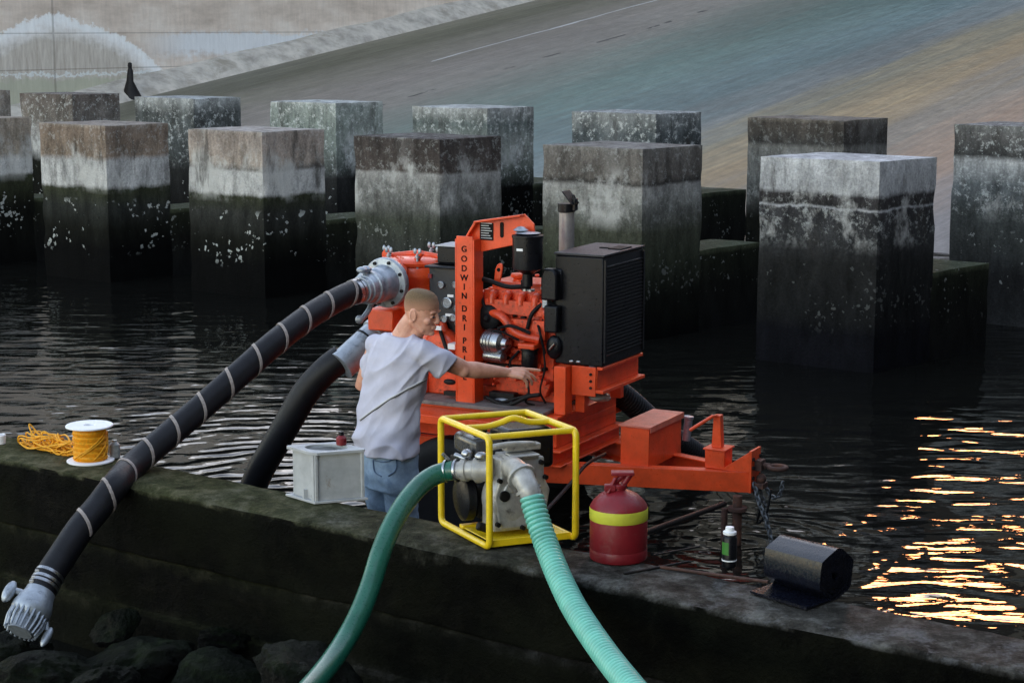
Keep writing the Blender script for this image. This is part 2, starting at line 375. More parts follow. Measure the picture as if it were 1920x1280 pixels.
# pale training wall, its plane parallel to the flow
def pier_mat():
    m,nt,bs=newmat('lime_stained_concrete'); co=objco(nt)     # x = along the flow, z = up
    sx=nt.nodes.new('ShaderNodeSeparateXYZ'); nt.links.new(co,sx.inputs[0]); X,Z=sx.outputs['X'],sx.outputs['Z']
    n1=noi(nt,mapv(nt,co,(.5,.5,1.6)),1.2,7,.65); n2=noi(nt,co,6,7,.7); n3=noi(nt,mapv(nt,co,(5,5,.8)),2,6,.65)
    c=ramp(nt,n1,[(.3,(.46,.37,.30)),(.5,(.64,.53,.44)),(.7,(.76,.67,.58))])
    w1=math_(nt,'ADD',Z,math_(nt,'MULTIPLY',math_(nt,'SUBTRACT',n2,.5),.5)); w1=math_(nt,'ADD',w1,math_(nt,'MULTIPLY',math_(nt,'SUBTRACT',n1,.5),.6))
    # mound-shaped lime deposit
    d=math_(nt,'ABSOLUTE',math_(nt,'SUBTRACT',X,6.2)); top=math_(nt,'SUBTRACT',3.12,math_(nt,'MULTIPLY',math_(nt,'POWER',d,1.9),.135))
    e=math_(nt,'SUBTRACT',top,w1)
    edge=ramp(nt,e,[(-.0,0.),(.06,.9),(.16,1.),(.38,.55),(.6,.15)])
    inside=ramp(nt,e,[(.2,0.),(.5,1.)])
    c=mix(nt,inside,c,ramp(nt,n3,[(.3,(.36,.29,.22)),(.7,(.56,.50,.42))]))
    c=mix(nt,edge,c,(.85,.84,.82))
    # white sheet beside it, under the pour joint
    s2=math_(nt,'MULTIPLY',ramp(nt,math_(nt,'DIVIDE',X,30),[(8.6/30,0.),(10.2/30,1.),(14.5/30,1.),(21/30,0.)]),ramp(nt,math_(nt,'DIVIDE',w1,4),[(2.05/4,.1),(2.25/4,1.),(2.66/4,1.),(2.78/4,0.)]))
    c=mix(nt,math_(nt,'MULTIPLY',s2,.9),c,(.72,.73,.74))
    # base
    c=mix(nt,ramp(nt,math_(nt,'DIVIDE',w1,4),[(1.62/4,1.),(1.75/4,0.)]),c,(.44,.43,.33))
    g=math_(nt,'LESS_THAN',math_(nt,'ABSOLUTE',math_(nt,'SUBTRACT',w1,1.80)),.035); c=mix(nt,math_(nt,'MULTIPLY',g,.8),c,(.7,.72,.7))
    j=math_(nt,'LESS_THAN',math_(nt,'ABSOLUTE',math_(nt,'SUBTRACT',Z,2.72)),.012); j2=math_(nt,'LESS_THAN',math_(nt,'ABSOLUTE',math_(nt,'SUBTRACT',X,6.05)),.03)
    j3=math_(nt,'LESS_THAN',math_(nt,'ABSOLUTE',math_(nt,'SUBTRACT',Z,1.9)),.014)
    jj=math_(nt,'MAXIMUM',math_(nt,'MAXIMUM',j,j2),j3); c=mix(nt,math_(nt,'MULTIPLY',jj,.4),c,(.10,.08,.06))
    c=mix(nt,.3,c,ramp(nt,n3,[(.3,.7),(.7,1.3)]),'MULTIPLY')
    nt.links.new(c,bs.inputs['Base Color']); bs.inputs['Roughness'].default_value=.8
    bump(nt,bs,math_(nt,'ADD',n2,math_(nt,'MULTIPLY',noi(nt,co,25,5),.5)),.5,.04); return m
mb=MB(); mb.bb((-14,0,-1),(52,1.0,12.5))
tw=mb.build('retaining_wall',pier_mat(),bev=.02); tw.rotation_euler=(0,0,math.atan2(EY.y,EY.x))
# object y axis must point away from the basin -> front face at local y=0 .. shift
tw.location=R0+EX*-24.4
tag(tw,'pale lime-stained concrete side wall rising behind the blocks at upper left','wall')
# curb / fillet where wall meets the chute
cm=surf('curb_concrete',(.46,.42,.36),.8,var=.45,scale=2.5,dirt=(.26,.23,.18),dirt_amt=.4,dirt_scale=1.2,bmp=.2,bscale=4)
mb=MB(); vs=[];fs=[]
segs=[-6+i*1.0 for i in range(72)]
for s_ in segs:
    for dx,dz in ((0,-.3),(0,.40),(.28,.32),(.62,.10),(.80,-.05)):
        p=rp(-24.4,s_)+EX*dx+Vector((0,0,dz+.02*math.sin(s_*1.7))); vs.append(p)
for i in range(len(segs)-1):
    for k in range(4): fs.append((i*5+k,i*5+k+1,(i+1)*5+k+1,(i+1)*5+k))
mb.add(vs,fs); cu_=mb.build('wall_footing',cm); cu_.parent=tw
cu_.matrix_parent_inverse=(Matrix.Translation(tw.location)@tw.rotation_euler.to_matrix().to_4x4()).inverted()

# unseen gate structure added above the chute: blocks sky, bays shaped for water glints
def dp(x,s,z): return R0+EX*x+EY*s+Vector((0,0,z))
mb=MB(); DM=Matrix.Translation(R0)@Matrix((EX,EY,Vector((0,0,1)))).transposed().to_4x4()
dam=empty('light_shaping_gates',R0,0,label='unseen concrete gate structure added above the spillway ramp to block sky and shape the glints',cat='dam')
iv_=Matrix.Translation(-R0)
for k in range(9):
    x=-30.7+k*13.2; mb=MB(); mb.bb((x-1.3,54,0),(x+1.3,66,44),DM); mb.build('pier','damc',dam,inv=iv_,bev=.1)
for k in range(8):
    x=-30.7+k*13.2; z0=7.5; mb=MB(); mb.bb((x+1.3,56,z0),(x+11.9,57,27 if k<2 else 44),DM); mb.build('gate','dark',dam,inv=iv_)
mb=MB(); mb.bb((-33.8,55,44.01),(75,65,47),DM); mb.bb((-58,54,-1),(-33.81,66,44),DM); mb.build('deck_and_sky_block','damc',dam,inv=iv_)  # left block added to keep sky glare off the ramp

mb=MB(); mb.bb((15,-42,-1),(17,53,13),DM); rw=mb.build('shade_wall','damc',bev=.05); tag(rw,'unseen high wall added right of the basin to shade the right faces of the blocks','wall')  # unseen wall added to block sky and darken the right-hand block faces

# dark weathered stump at the foot of the wall
p=WY(246,196,44.4); mb=MB(); mb.lathe([(.40,-.5),(.30,-.1),(.21,.2),(.12,.55),(.07,.78),(.055,.85),(.07,.90),(.06,.97),(0,1.0)],org=p,n=16)
st_=mb.build('stump','dark',disp=lambda c:.09*mnoise.noise(c*3.5)); tag(st_,'narrow dark cone-shaped stump at the foot of the pale wall, behind the far blocks','stump')

# basin floor and water
def mud():
    m,nt,bs=newmat('wet_dark_ground'); co=geopos(nt); n=noi(nt,co,6,7,.7)
    nt.links.new(ramp(nt,n,[(.3,(.006,.006,.005)),(.7,(.02,.021,.014))]),bs.inputs['Base Color']); bs.inputs['Roughness'].default_value=.35
    bump(nt,bs,n,.8,.05); return m
WD=Vector((.805,-.593,0)).normalized(); WN=Vector((-.593,-.805,0)).normalized()   # along the near wall / towards the camera
WB=Vector((-2.948,10.509,0))                                                       # back edge of its top
def wp(l,n,z): return WB+WD*l+WN*n+Vector((0,0,z))
mb=MB(); mb.add([wp(-80,60,-.45),wp(110,60,-.45),wp(110,.1,-.45),wp(-80,.1,-.45)],[(0,1,2,3)])
tag(mb.build('ground',mud()),kind='structure')
mb=MB(); mb.add([wp(-80,.2,-.16),wp(110,.2,-.16),wp(110,-30,-.16),wp(-80,-30,-.16)],[(0,1,2,3)])
tag(mb.build('basin_floor',mud()),kind='structure')
def water_mat(far=True):
    m,nt,bs=newmat('water'); co=geopos(nt)
    bs.inputs['Base Color'].default_value=(.006,.006,.005,1); bs.inputs['Roughness'].default_value=.03
    bs.inputs['IOR'].default_value=1.33; bs.inputs['Specular IOR Level'].default_value=.5
    sx=nt.nodes.new('ShaderNodeSeparateXYZ'); nt.links.new(co,sx.inputs[0])
    X,Y=sx.outputs['X'],sx.outputs['Y']
    # chop: fine far out, smooth rounded cells close to the wall
    a=noi(nt,mapv(nt,co,(.55,1.15,1),rot=(0,0,.12)),4.6,1.4,.4,.35)
    b=noi(nt,mapv(nt,co,(.6,1.2,1),rot=(0,0,-.15)),21,2,.5)
    c=noi(nt,co,1.7,1.5,.5)
    # rings spreading from where the hose and the man stir the water
    def rings_(cx,cy,k,fall):
        dx=math_(nt,'SUBTRACT',X,cx); dy=math_(nt,'SUBTRACT',Y,cy)
        d=math_(nt,'SQRT',math_(nt,'ADD',math_(nt,'MULTIPLY',dx,dx),math_(nt,'MULTIPLY',dy,dy)))
        d2=math_(nt,'ADD',d,math_(nt,'MULTIPLY',noi(nt,co,2.2,2),.25))
        w_=math_(nt,'SINE',math_(nt,'MULTIPLY',d2,k))
        return math_(nt,'MULTIPLY',w_,ramp(nt,math_(nt,'DIVIDE',d,fall),[(.0,1.),(.5,.8),(1.,0.)]))
    r1=rings_(-1.35,11.0,32,3.2); r2=rings_(-1.45,11.7,40,3.5); r3=rings_(1.25,10.3,42,1.2)
    h=math_(nt,'ADD',math_(nt,'MULTIPLY',a,.56),math_(nt,'MULTIPLY',b,.032))
    h=math_(nt,'ADD',h,math_(nt,'MULTIPLY',c,.8))
    h=math_(nt,'ADD',h,math_(nt,'ADD',math_(nt,'MULTIPLY',r1,.13),math_(nt,'ADD',math_(nt,'MULTIPLY',r2,.07),math_(nt,'MULTIPLY',r3,.06))))
    bump(nt,bs,h,1.,.034); return m
wm=water_mat()
mb=MB(); mb.add([wp(-80,.12,0),wp(110,.12,0),wp(110,-22,0),wp(-80,-22,0)],[(0,1,2,3)])
tag(mb.build('water',wm),kind='structure')
mb=MB(); mb.add([wp(-20,9,-.30),wp(20,9,-.30),wp(20,.38,-.30),wp(-20,.38,-.30)],[(0,1,2,3)])
tag(mb.build('puddle',wm),kind='structure')

# ------------------------------------------------------------ baffle blocks
def rough_box(mb,N0,a,b,z0,z1,seed,la,lb,amp=.004,step=.07):
    """box with near corner N0, edges a*la, b*lb; subdivided and worn"""
    bm=bmesh.new(); cx=[]
    na,nb,nz=max(2,int(la/step)),max(2,int(lb/step)),max(3,int((z1-z0)/step))
    def P(i,j,k): 
        p=N0+a*(la*i/na)+b*(lb*j/nb); p=Vector((p.x,p.y,z0+(z1-z0)*k/nz)); return p
    idx={}
    def V(i,j,k):
        if (i,j,k) not in idx:
            p=P(i,j,k); nrm=Vector((0,0,0))
            ed=0
            if i in(0,na): nrm+=a*(1 if i else -1); ed+=1
            if j in(0,nb): nrm+=b*(1 if j else -1); ed+=1
            if k==nz: nrm+=Vector((0,0,1)); ed+=1
            q=p+Vector((seed*7.3,seed*3.1,seed))
            d=amp*(mnoise.noise(q*2.1)+.6*mnoise.noise(q*7))
            if ed>=2: d-=.003+.022*max(0,mnoise.noise(q*3.3)-.15)
            idx[(i,j,k)]=bm.verts.new(p+nrm*d)
        return idx[(i,j,k)]
    for k in range(nz):
        for i in range(na):
            for j in (0,nb): bm.faces.new([V(i,j,k),V(i+1,j,k),V(i+1,j,k+1),V(i,j,k+1)])
        for j in range(nb):
            for i in (0,na): bm.faces.new([V(i,j,k),V(i,j+1,k),V(i,j+1,k+1),V(i,j,k+1)])
    for i in range(na):
        for j in range(nb): bm.faces.new([V(i,j,nz),V(i+1,j,nz),V(i+1,j+1,nz),V(i,j+1,nz)])
    bm.verts.index_update()
    mb.add([v.co for v in bm.verts],[tuple(v.index for v in f.verts) for f in bm.faces]); bm.free()
E2B=Vector((.72,.694,0)).normalized()
DK=(.002,.002,.002); DG=(.009,.0095,.007); GR=(.036,.040,.022); LG=(.46,.45,.43); TP=(.13,.105,.09); GY=(.22,.215,.205)
front={ # index from the left : near corner (x,y), top z, stops, speck, barn, label
 0:((-6.55,22.6),[(0,DK),(.7,DG),(1.08,GR),(1.12,LG),(1.28,LG),(1.36,(.27,.23,.18)),(1.8,(.30,.25,.2))],.3,.8,'pale-topped front-row block cut off by the left edge of the picture'),
 1:((-4.60,21.2),[(0,DK),(.35,DK),(.6,DG),(.85,(.03,.032,.028)),(1.05,GR),(1.10,LG),(1.38,LG),(1.44,(.24,.185,.14)),(1.75,(.20,.15,.115)),(1.85,(.42,.38,.33))],.55,.9,'brown-topped front-row block with barnacles, second from left'),
 2:((-2.66,19.93),[(0,DK),(.35,DK),(.6,DG),(.9,(.035,.036,.032)),(1.08,GR),(1.12,LG),(1.35,LG),(1.38,(.16,.145,.13)),(1.45,(.36,.30,.25)),(1.75,(.33,.27,.23)),(1.85,(.55,.52,.48))],.4,.9,'pinkish tan front-row block with many barnacles, right of the brown-topped one'),
 3:((-.72,18.62),[(0,DK),(.4,DG),(.7,(.04,.042,.036)),(.95,(.055,.06,.045)),(1.1,(.12,.12,.11)),(1.3,(.22,.215,.20)),(1.42,(.33,.32,.30)),(1.45,(.085,.07,.062)),(1.77,(.07,.058,.052)),(1.85,(.2,.19,.18))],.5,.35,'dark brown-capped front-row block behind the orange pump inlet'),
 4:((1.20,17.175),[(0,DK),(.4,DG),(.75,(.04,.045,.03)),(1.0,(.06,.063,.045)),(1.2,(.14,.14,.125)),(1.36,(.30,.295,.27)),(1.43,(.30,.29,.27)),(1.46,(.06,.055,.05)),(1.52,(.14,.125,.11)),(1.75,(.16,.145,.13)),(1.85,(.26,.25,.23))],.45,.2,'grey front-row block behind the radiator, with a ledge under its cap'),
 5:((3.06,15.55),[(0,(.006,.006,.008)),(.30,(.006,.006,.008)),(.42,(.012,.012,.012)),(.9,(.020,.020,.019)),(1.15,(.045,.045,.045)),(1.365,(.05,.048,.05)),(1.38,(.5,.5,.51)),(1.395,(.04,.038,.037)),(1.48,(.05,.045,.045)),(1.52,(.42,.42,.42)),(1.85,(.58,.58,.58))],.75,.15,'largest front-row block, white-grey top band above dark stripes, nearest on the right'),
 6:((5.0,14.1),[(0,DK),(.5,DG),(1.2,GY),(1.8,GY)],.4,.2,'front-row block past the right edge'),
}
backr={
 -1:((-8.08,27.7),[(0,DG),(1.1,DG),(1.3,(.2,.18,.16)),(2.0,(.28,.24,.2))],.4,.3,'back-row block partly cut by the left edge, tan and pale'),
 0:((-6.15,26.3),[(0,DK),(1.0,DG),(1.2,LG),(1.6,(.16,.14,.12)),(2.0,(.14,.115,.10))],.6,.7,'brown stained back-row block second from the left edge'),
 1:((-4.22,24.9),[(0,DK),(1.0,(.03,.03,.028)),(1.25,(.08,.085,.08)),(1.75,(.10,.105,.10)),(1.95,(.35,.36,.35))],.8,.9,'dark mottled back-row block with a white rim, right of the stump'),
 2:((-2.20,23.45),[(0,DK),(1.0,(.03,.03,.028)),(1.3,(.2,.22,.19)),(1.6,(.26,.29,.25)),(1.9,(.3,.33,.3)),(1.98,(.5,.5,.48))],1.,.9,'black and white speckled back-row block, palest of its row'),
 3:((-.29,21.95),[(0,DK),(1.0,DK),(1.2,(.10,.11,.09)),(1.45,(.3,.31,.27)),(1.75,(.14,.16,.15)),(1.98,(.42,.42,.40))],.9,.3,'speckled back-row block behind the dark brown-capped one'),
 4:((1.58,20.6),[(0,DK),(.9,DG),(1.4,(.10,.10,.095)),(1.7,(.09,.10,.10)),(1.98,(.28,.29,.28))],.95,.2,'mottled grey back-row block right above the radiator block'),
 5:((3.40,19.2),[(0,DK),(.9,DG),(1.3,(.12,.12,.11)),(1.65,(.2,.19,.17)),(1.70,(.06,.055,.05)),(1.9,(.085,.073,.062)),(1.98,(.25,.22,.18))],.2,.2,'brownish back-row block behind the largest front block'),
 6:((5.26,17.8),[(0,(.03,.03,.03)),(.5,(.02,.02,.02)),(1.1,(.07,.075,.07)),(1.35,(.14,.15,.15)),(1.6,LG),(1.66,(.06,.058,.055)),(1.85,(.13,.125,.12)),(1.98,(.22,.22,.21))],.75,.5,'back-row block cut off by the right edge of the picture'),
}
def add_block(i,spec,topz,row,plen,pw_,pz,L1,L2):
    (x,y),stops,speck,barn,label=spec
    N0=Vector((x,y,0)); nm='baffle_block'
    root=empty(nm,N0,0,label=label,cat='concrete block',group='concrete baffle blocks of the %s row'%row)
    inv=Matrix.Translation(-N0)
    m=concrete_bands('block_concrete_%s_%d'%(row,i),stops,i*1.3+(7 if row=='back' else 0),speck,barn,wob=.07 if (row=='front' and i==5) else .085)
    mb=MB(); rough_box(mb,N0,-EX,E2B,-.3,topz,i+(20 if row=='back' else 0),L1,L2,step=.06)
    mb.build('block_body',m,root,inv=inv,sharp=50)
    if plen:
        m2=concrete_bands('plinth_concrete_%s_%d'%(row,i),[(0,(.008,.008,.008)),(pz-.35,(.010,.010,.008)),(pz-.06,(.016,.018,.011)),(pz-.02,(.06,.068,.04)),(pz+.1,(.09,.10,.06))],i*2.1,.1,.35,wob=.05)
        mb=MB(); rough_box(mb,N0+E2B*(L2-.02)+Vector((0,0,0)),-EX,E2B,-.3,pz,i+40,pw_,plen,step=.08)
        mb.build('plinth',m2,root,inv=inv,sharp=50)
for i in sorted(front):
    if i<6: add_block(i,front[i],1.79,'front',.92,.55,.79,1.13,.85)
for i in sorted(backr): add_block(i,backr[i],1.95,'back',.85,.9,1.03,1.13,.77)

# ------------------------------------------------------------ near wall
def nearwall_mat():
    m,nt,bs=newmat('mossy_shaded_concrete'); co=geopos(nt)
    g=nt.nodes.new('ShaderNodeNewGeometry'); sn=nt.nodes.new('ShaderNodeSeparateXYZ'); nt.links.new(g.outputs['Normal'],sn.inputs[0])
    sx=nt.nodes.new('ShaderNodeSeparateXYZ'); nt.links.new(co,sx.inputs[0])
    n1=noi(nt,co,1.6,7,.65); n2=noi(nt,co,9,8,.7); n3=noi(nt,co,70,5,.7)
    moss=ramp(nt,n2,[(.32,(.022,.026,.012)),(.5,(.075,.078,.036)),(.66,(.17,.16,.095))])
    bare=ramp(nt,n2,[(.32,(.018,.017,.014)),(.5,(.075,.07,.06)),(.66,(.20,.195,.175))])
    lx=math_(nt,'ADD',math_(nt,'MULTIPLY',sx.outputs['X'],WD.x),math_(nt,'MULTIPLY',sx.outputs['Y'],WD.y))   # along the wall
    f=ramp(nt,math_(nt,'DIVIDE',math_(nt,'ADD',lx,12),10),[(.1,.0),(.5,.1),(.75,.7),(.95,1.)])
    f2=ramp(nt,math_(nt,'ADD',n1,math_(nt,'SUBTRACT',f,.5)),[(.3,0.),(.75,1.)])
    topc=mix(nt,f2,moss,bare)
    topc=mix(nt,ramp(nt,math_(nt,'ADD',noi(nt,co,5,8,.75),math_(nt,'MULTIPLY',math_(nt,'SUBTRACT',f,.5),.22)),[(.62,0.),(.72,.85)]),topc,(.20,.20,.20))
    face=ramp(nt,n2,[(.3,(.001,.001,.001)),(.5,(.003,.003,.0022)),(.75,(.013,.012,.008))])  # front face near black: shade put into its colour
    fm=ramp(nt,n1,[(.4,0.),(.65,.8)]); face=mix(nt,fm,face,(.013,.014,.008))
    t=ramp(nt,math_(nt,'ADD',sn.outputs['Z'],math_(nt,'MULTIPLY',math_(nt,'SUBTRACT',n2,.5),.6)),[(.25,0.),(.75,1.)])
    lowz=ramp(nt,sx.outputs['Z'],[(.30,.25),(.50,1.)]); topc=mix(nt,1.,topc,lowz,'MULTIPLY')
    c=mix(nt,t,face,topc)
    c=mix(nt,.7,c,ramp(nt,n3,[(.3,.55),(.7,1.4)]),'MULTIPLY')
    nt.links.new(c,bs.inputs['Base Color']); nt.links.new(ramp(nt,n1,[(.35,.45),(.6,.85)]),bs.inputs['Roughness']); bs.inputs['Specular IOR Level'].default_value=.04
    bump(nt,bs,math_(nt,'ADD',n2,math_(nt,'MULTIPLY',n3,.5)),1.,.05); return m
mb=MB(); prof=[(0.0,-.5),(0,.0),(0,.3),(0,.50),(.012,.57),(.05,.6),(.12,.6),(.2,.6),(.28,.6),(.36,.6),(.395,.597),(.413,.588),(.42,.565),(.422,.5),(.42,.42),(.422,.34),(.424,.262),(.424,.25),(.410,.242),(.426,.232),(.43,.15),(.43,.05),(.43,-.03),(.44,-.04),(.46,-.043),(.47,-.05),(.475,-.15),(.53,-.5)]
L0,L1_,ST=-8,16,.05; nl=int((L1_-L0)/ST); vs=[];fs=[];K=len(prof)
for i in range(nl+1):
    l=L0+i*ST
    for (n_,z_) in prof:
        p=wp(l,n_,z_); q=p*1.0
        d=.016*mnoise.noise(q*1.3)+.012*mnoise.noise(q*4.5)+.006*mnoise.noise(q*14)
        jt=-.02 if (abs(l-.33)<.026 and n_>.38 and z_>.25) else 0
        on=Vector((0,0,1)) if (n_<.4 and z_>.58) else (WN if n_>.4 else -WN)
        rnd=0
        if n_>.38 and z_>.5: rnd=-.030*max(0,mnoise.noise(Vector((l*1.6,3,1)))+.1)
        if z_<.5 or n_<.3: d*=1.
        sub=.35 if (.05<=n_<=.3) else 1
        vs.append(p+on*(d*sub+jt+rnd)+Vector((0,0,rnd*.8)))
for i in range(nl):
    for k in range(K-1): fs.append((i*K+k,i*K+k+1,(i+1)*K+k+1,(i+1)*K+k))
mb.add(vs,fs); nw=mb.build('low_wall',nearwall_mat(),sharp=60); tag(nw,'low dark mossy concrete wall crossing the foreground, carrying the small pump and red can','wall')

# boulders below it
def rock(px,py,Y,r,sq,seed,label,green=True):
    c=WY(px,py,Y); me=bmesh.new(); bmesh.ops.create_icosphere(me,subdivisions=5,radius=1)
    mb=MB(); vs=[]
    for v in me.verts:
        p=v.co.copy(); q=p*1.1+Vector((seed*9.1,seed,seed*2)); k=1+.30*mnoise.noise(q)+.20*(.5-abs(mnoise.noise(q*1.9)))+.07*mnoise.noise(q*5)+.035*mnoise.noise(q*11)+.02*mnoise.noise(q*24)
        vs.append(Vector((p.x*r*k,p.y*r*k*.9,p.z*r*k*sq)))
    me.verts.index_update(); mb.add([p for p in vs],[tuple(v.index for v in f.verts) for f in me.faces]); me.free()
    o=mb.build('boulder','rockm',sharp=180); o.location=c; o.rotation_euler=(.1*seed,.15,seed*1.3)
    tag(o,label,'rock','boulders below the near wall')
def rockm():
    m,nt,bs=newmat('mossy_rock'); co=geopos(nt); n=noi(nt,co,5,8,.7); n3=noi(nt,co,60,5,.7)
    g=nt.nodes.new('ShaderNodeNewGeometry'); sn=nt.nodes.new('ShaderNodeSeparateXYZ'); nt.links.new(g.outputs['Normal'],sn.inputs[0])
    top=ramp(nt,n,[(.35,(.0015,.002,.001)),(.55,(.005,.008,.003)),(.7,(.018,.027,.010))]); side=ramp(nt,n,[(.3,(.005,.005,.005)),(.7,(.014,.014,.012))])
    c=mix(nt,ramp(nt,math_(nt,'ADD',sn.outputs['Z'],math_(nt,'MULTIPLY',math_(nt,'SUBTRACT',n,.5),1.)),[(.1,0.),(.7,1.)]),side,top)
    nt.links.new(c,bs.inputs['Base Color']); bs.inputs['Roughness'].default_value=.5; bs.inputs['Specular IOR Level'].default_value=.06
    bump(nt,bs,math_(nt,'ADD',n,math_(nt,'MULTIPLY',n3,.6)),1.,.05); return m
M['rockm']=rockm()
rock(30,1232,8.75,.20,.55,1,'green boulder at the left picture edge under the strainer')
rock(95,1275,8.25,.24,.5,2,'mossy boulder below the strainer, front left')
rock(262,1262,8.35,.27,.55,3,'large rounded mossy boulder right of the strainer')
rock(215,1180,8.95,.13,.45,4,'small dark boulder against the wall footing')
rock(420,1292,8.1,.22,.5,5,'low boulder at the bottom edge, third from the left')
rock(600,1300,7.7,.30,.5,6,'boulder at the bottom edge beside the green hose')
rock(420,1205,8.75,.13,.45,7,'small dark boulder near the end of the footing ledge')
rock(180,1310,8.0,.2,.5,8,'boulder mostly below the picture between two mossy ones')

# ------------------------------------------------------------ pump trailer (local axes: x to the hitch, y away, z up; heights given above water)
TA=R(-28); TO=Vector((1.40,10.4,-.15))
TR=empty('pump_trailer',TO,TA,label='orange engine-driven pump on a two-wheeled trailer standing in shallow water behind the wall',cat='pump trailer')
TI=Matrix.Translation((0,0,.15))
MT=Matrix.Translation(TO)@Matrix.Rotation(TA,4,'Z')@TI            # local (u,v,z) -> world
MTI=MT.inverted()
def tb(mb,name,mat,parent=None,**k): return mb.build(name,mat,parent or TR,inv=TI,**k)
# frame
m=MB()
m.bb((-2.45,-.42,.385),(-1.10,-.36,.48)); m.bb((-2.45,.36,.385),(-1.10,.42,.48)); m.bb((-2.45,-.36,.387),(-2.37,.36,.478))
m.bb((-1.13,-.42,.384),(-1.095,.50,.482)); m.bb((-1.095,-.42,.468),(-1.045,.50,.482)); m.bb((-1.095,-.42,.384),(-1.045,.50,.396))
tb(m,'chassis','orange',bev=.004)
m=MB(); m.bb((-2.3,-.36,.484),(-1.10,.46,.655)); m.bb((-2.32,-.40,.657),(-1.075,.50,.675)); m.bb((-1.10,-.30,.56),(-1.092,.44,.60))
tb(m,'fuel_tank','orange',bev=.006)
# side steps/fenders
for s in (-1,1):
    m=MB(); y0,y1=(-.66,-.425) if s<0 else (.52,.72)
    m.bb((-2.02,y0,.655),(-1.28,y1,.668)); 
    m.prism([(-2.03,.665),(-2.02,.652),(-2.28,.50),(-2.29,.512)],(0,(y0+y1)/2,0),(1,0,0),(0,0,1),abs(y1-y0))
    m.prism([(-1.28,.667),(-1.29,.652),(-1.14,.52),(-1.125,.53)],(0,(y0+y1)/2,0),(1,0,0),(0,0,1),abs(y1-y0))
    ye=y0 if s<0 else y1
    m.bb((-2.02,ye-.004,.62),(-1.28,ye+.004,.668))
    tb(m,'fender','orange',bev=.003)
m=MB(); m.bb((-2.1,-.42,.677),(-1.16,.42,.70)); tb(m,'drip_tray','deck',bev=.004)
m=MB(); m.bb((-2.05,-.14,.702),(-1.2,-.08,.765)); m.bb((-2.05,.22,.702),(-1.2,.30,.755)); m.bb((-1.22,-.08,.703),(-1.16,.22,.75)); tb(m,'engine_rail','orange_dirty',bev=.004)
# wheels
for s in (-1,1):
    y=-.54 if s<0 else .62
    m=MB(); prof=[(.19,-.085),(.25,-.095),(.305,-.085),(.335,-.06),(.34,-.02),(.34,.02),(.335,.06),(.305,.085),(.25,.095),(.19,.085)]
    m.lathe(prof,axis=(0,1,0),org=(-1.70,y,.19),n=48); wh=tb(m,'wheel','blackmatte')
    m=MB(); m.lathe([(.0,-.03),(.06,-.05),(.07,-.02),(.13,-.01),(.17,-.05),(.192,-.07),(.192,.07),(.0,.07)],axis=(0,1,0),org=(-1.70,y,.19),n=32)
    rm=tb(m,'rim','orange_dirty',wh)
m=MB(); m.cyl((-1.70,-.5,.19),(-1.70,.58,.19),.03); m.bb((-1.9,-.38,.29),(-1.5,-.33,.36)); m.bb((-1.9,.36,.29),(-1.5,.41,.36)); m.bb((-1.74,-.38,.2),(-1.66,-.33,.3)); m.bb((-1.74,.36,.2),(-1.66,.41,.3)); tb(m,'axle','dark',bev=.004)
# tongue
def beam(m,a,b,h,w_,zt,T=None):
    a=Vector((a[0],a[1],0));b=Vector((b[0],b[1],0));d=(b-a).normalized();n_=Vector((-d.y,d.x,0))
    vs=[]
    for p in (a,b):
        for q,z in ((-w_/2,zt-h),(w_/2,zt-h),(w_/2,zt),(-w_/2,zt)): vs.append(p+n_*q+Vector((0,0,z)))
    m.add(vs,[(0,3,2,1),(4,5,6,7),(0,1,5,4),(1,2,6,5),(2,3,7,6),(3,0,4,7)])
m=MB(); beam(m,(-1.30,-.40),(-.03,-.03),.118,.012,.392); beam(m,(-1.30,-.365),(-.05,.0),.010,.07,.392); beam(m,(-1.30,-.365),(-.05,.0),.010,.07,.284); tb(m,'tongue_beam','orange',bev=.002)
m=MB(); beam(m,(-1.30,.47),(-.03,.07),.118,.012,.390); beam(m,(-1.30,.44),(-.04,.05),.010,.07,.390); beam(m,(-1.30,.44),(-.04,.05),.010,.07,.282); tb(m,'tongue_beam','orange',bev=.002)
m=MB(); m.bb((-.03,-.05,.275),(-.015,.10,.52))
m.prism([(-.20,.394),(-.035,.51),(-.02,.52),(-.02,.394)],(0,-.045,0),(1,0,0),(0,0,1),.010); m.prism([(-.20,.392),(-.035,.51),(-.02,.52),(-.02,.392)],(0,.09,0),(1,0,0),(0,0,1),.010)
hp=tb(m,'hitch_plate','orange',bev=.002)
for q in (-.03,.08):
    for z in (.31,.36,.42,.47): m=MB(); m.cyl((-.015,q,z),(-.004,q,z),.011,n=6); tb(m,'bolt','dark',hp)
# lunette hook and coupler
m=MB(); m.bb((-.012,-.01,.40),(.03,.06,.46)); pts=[(.03,.025,.43)]
ring=[Vector((.115+.05*math.cos(t),.025+.045*math.sin(t),.425)) for t in [2*math.pi*k/20 for k in range(20)]]
m.tube(ring,.014,10,closed=True); m.cyl((.03,.025,.43),(.07,.025,.428),.016); m.ball((.02,.02,.35),.03); m.bb((-.01,-.03,.30),(.05,.05,.33))
tb(m,'coupler_ring','rust',bev=.002)
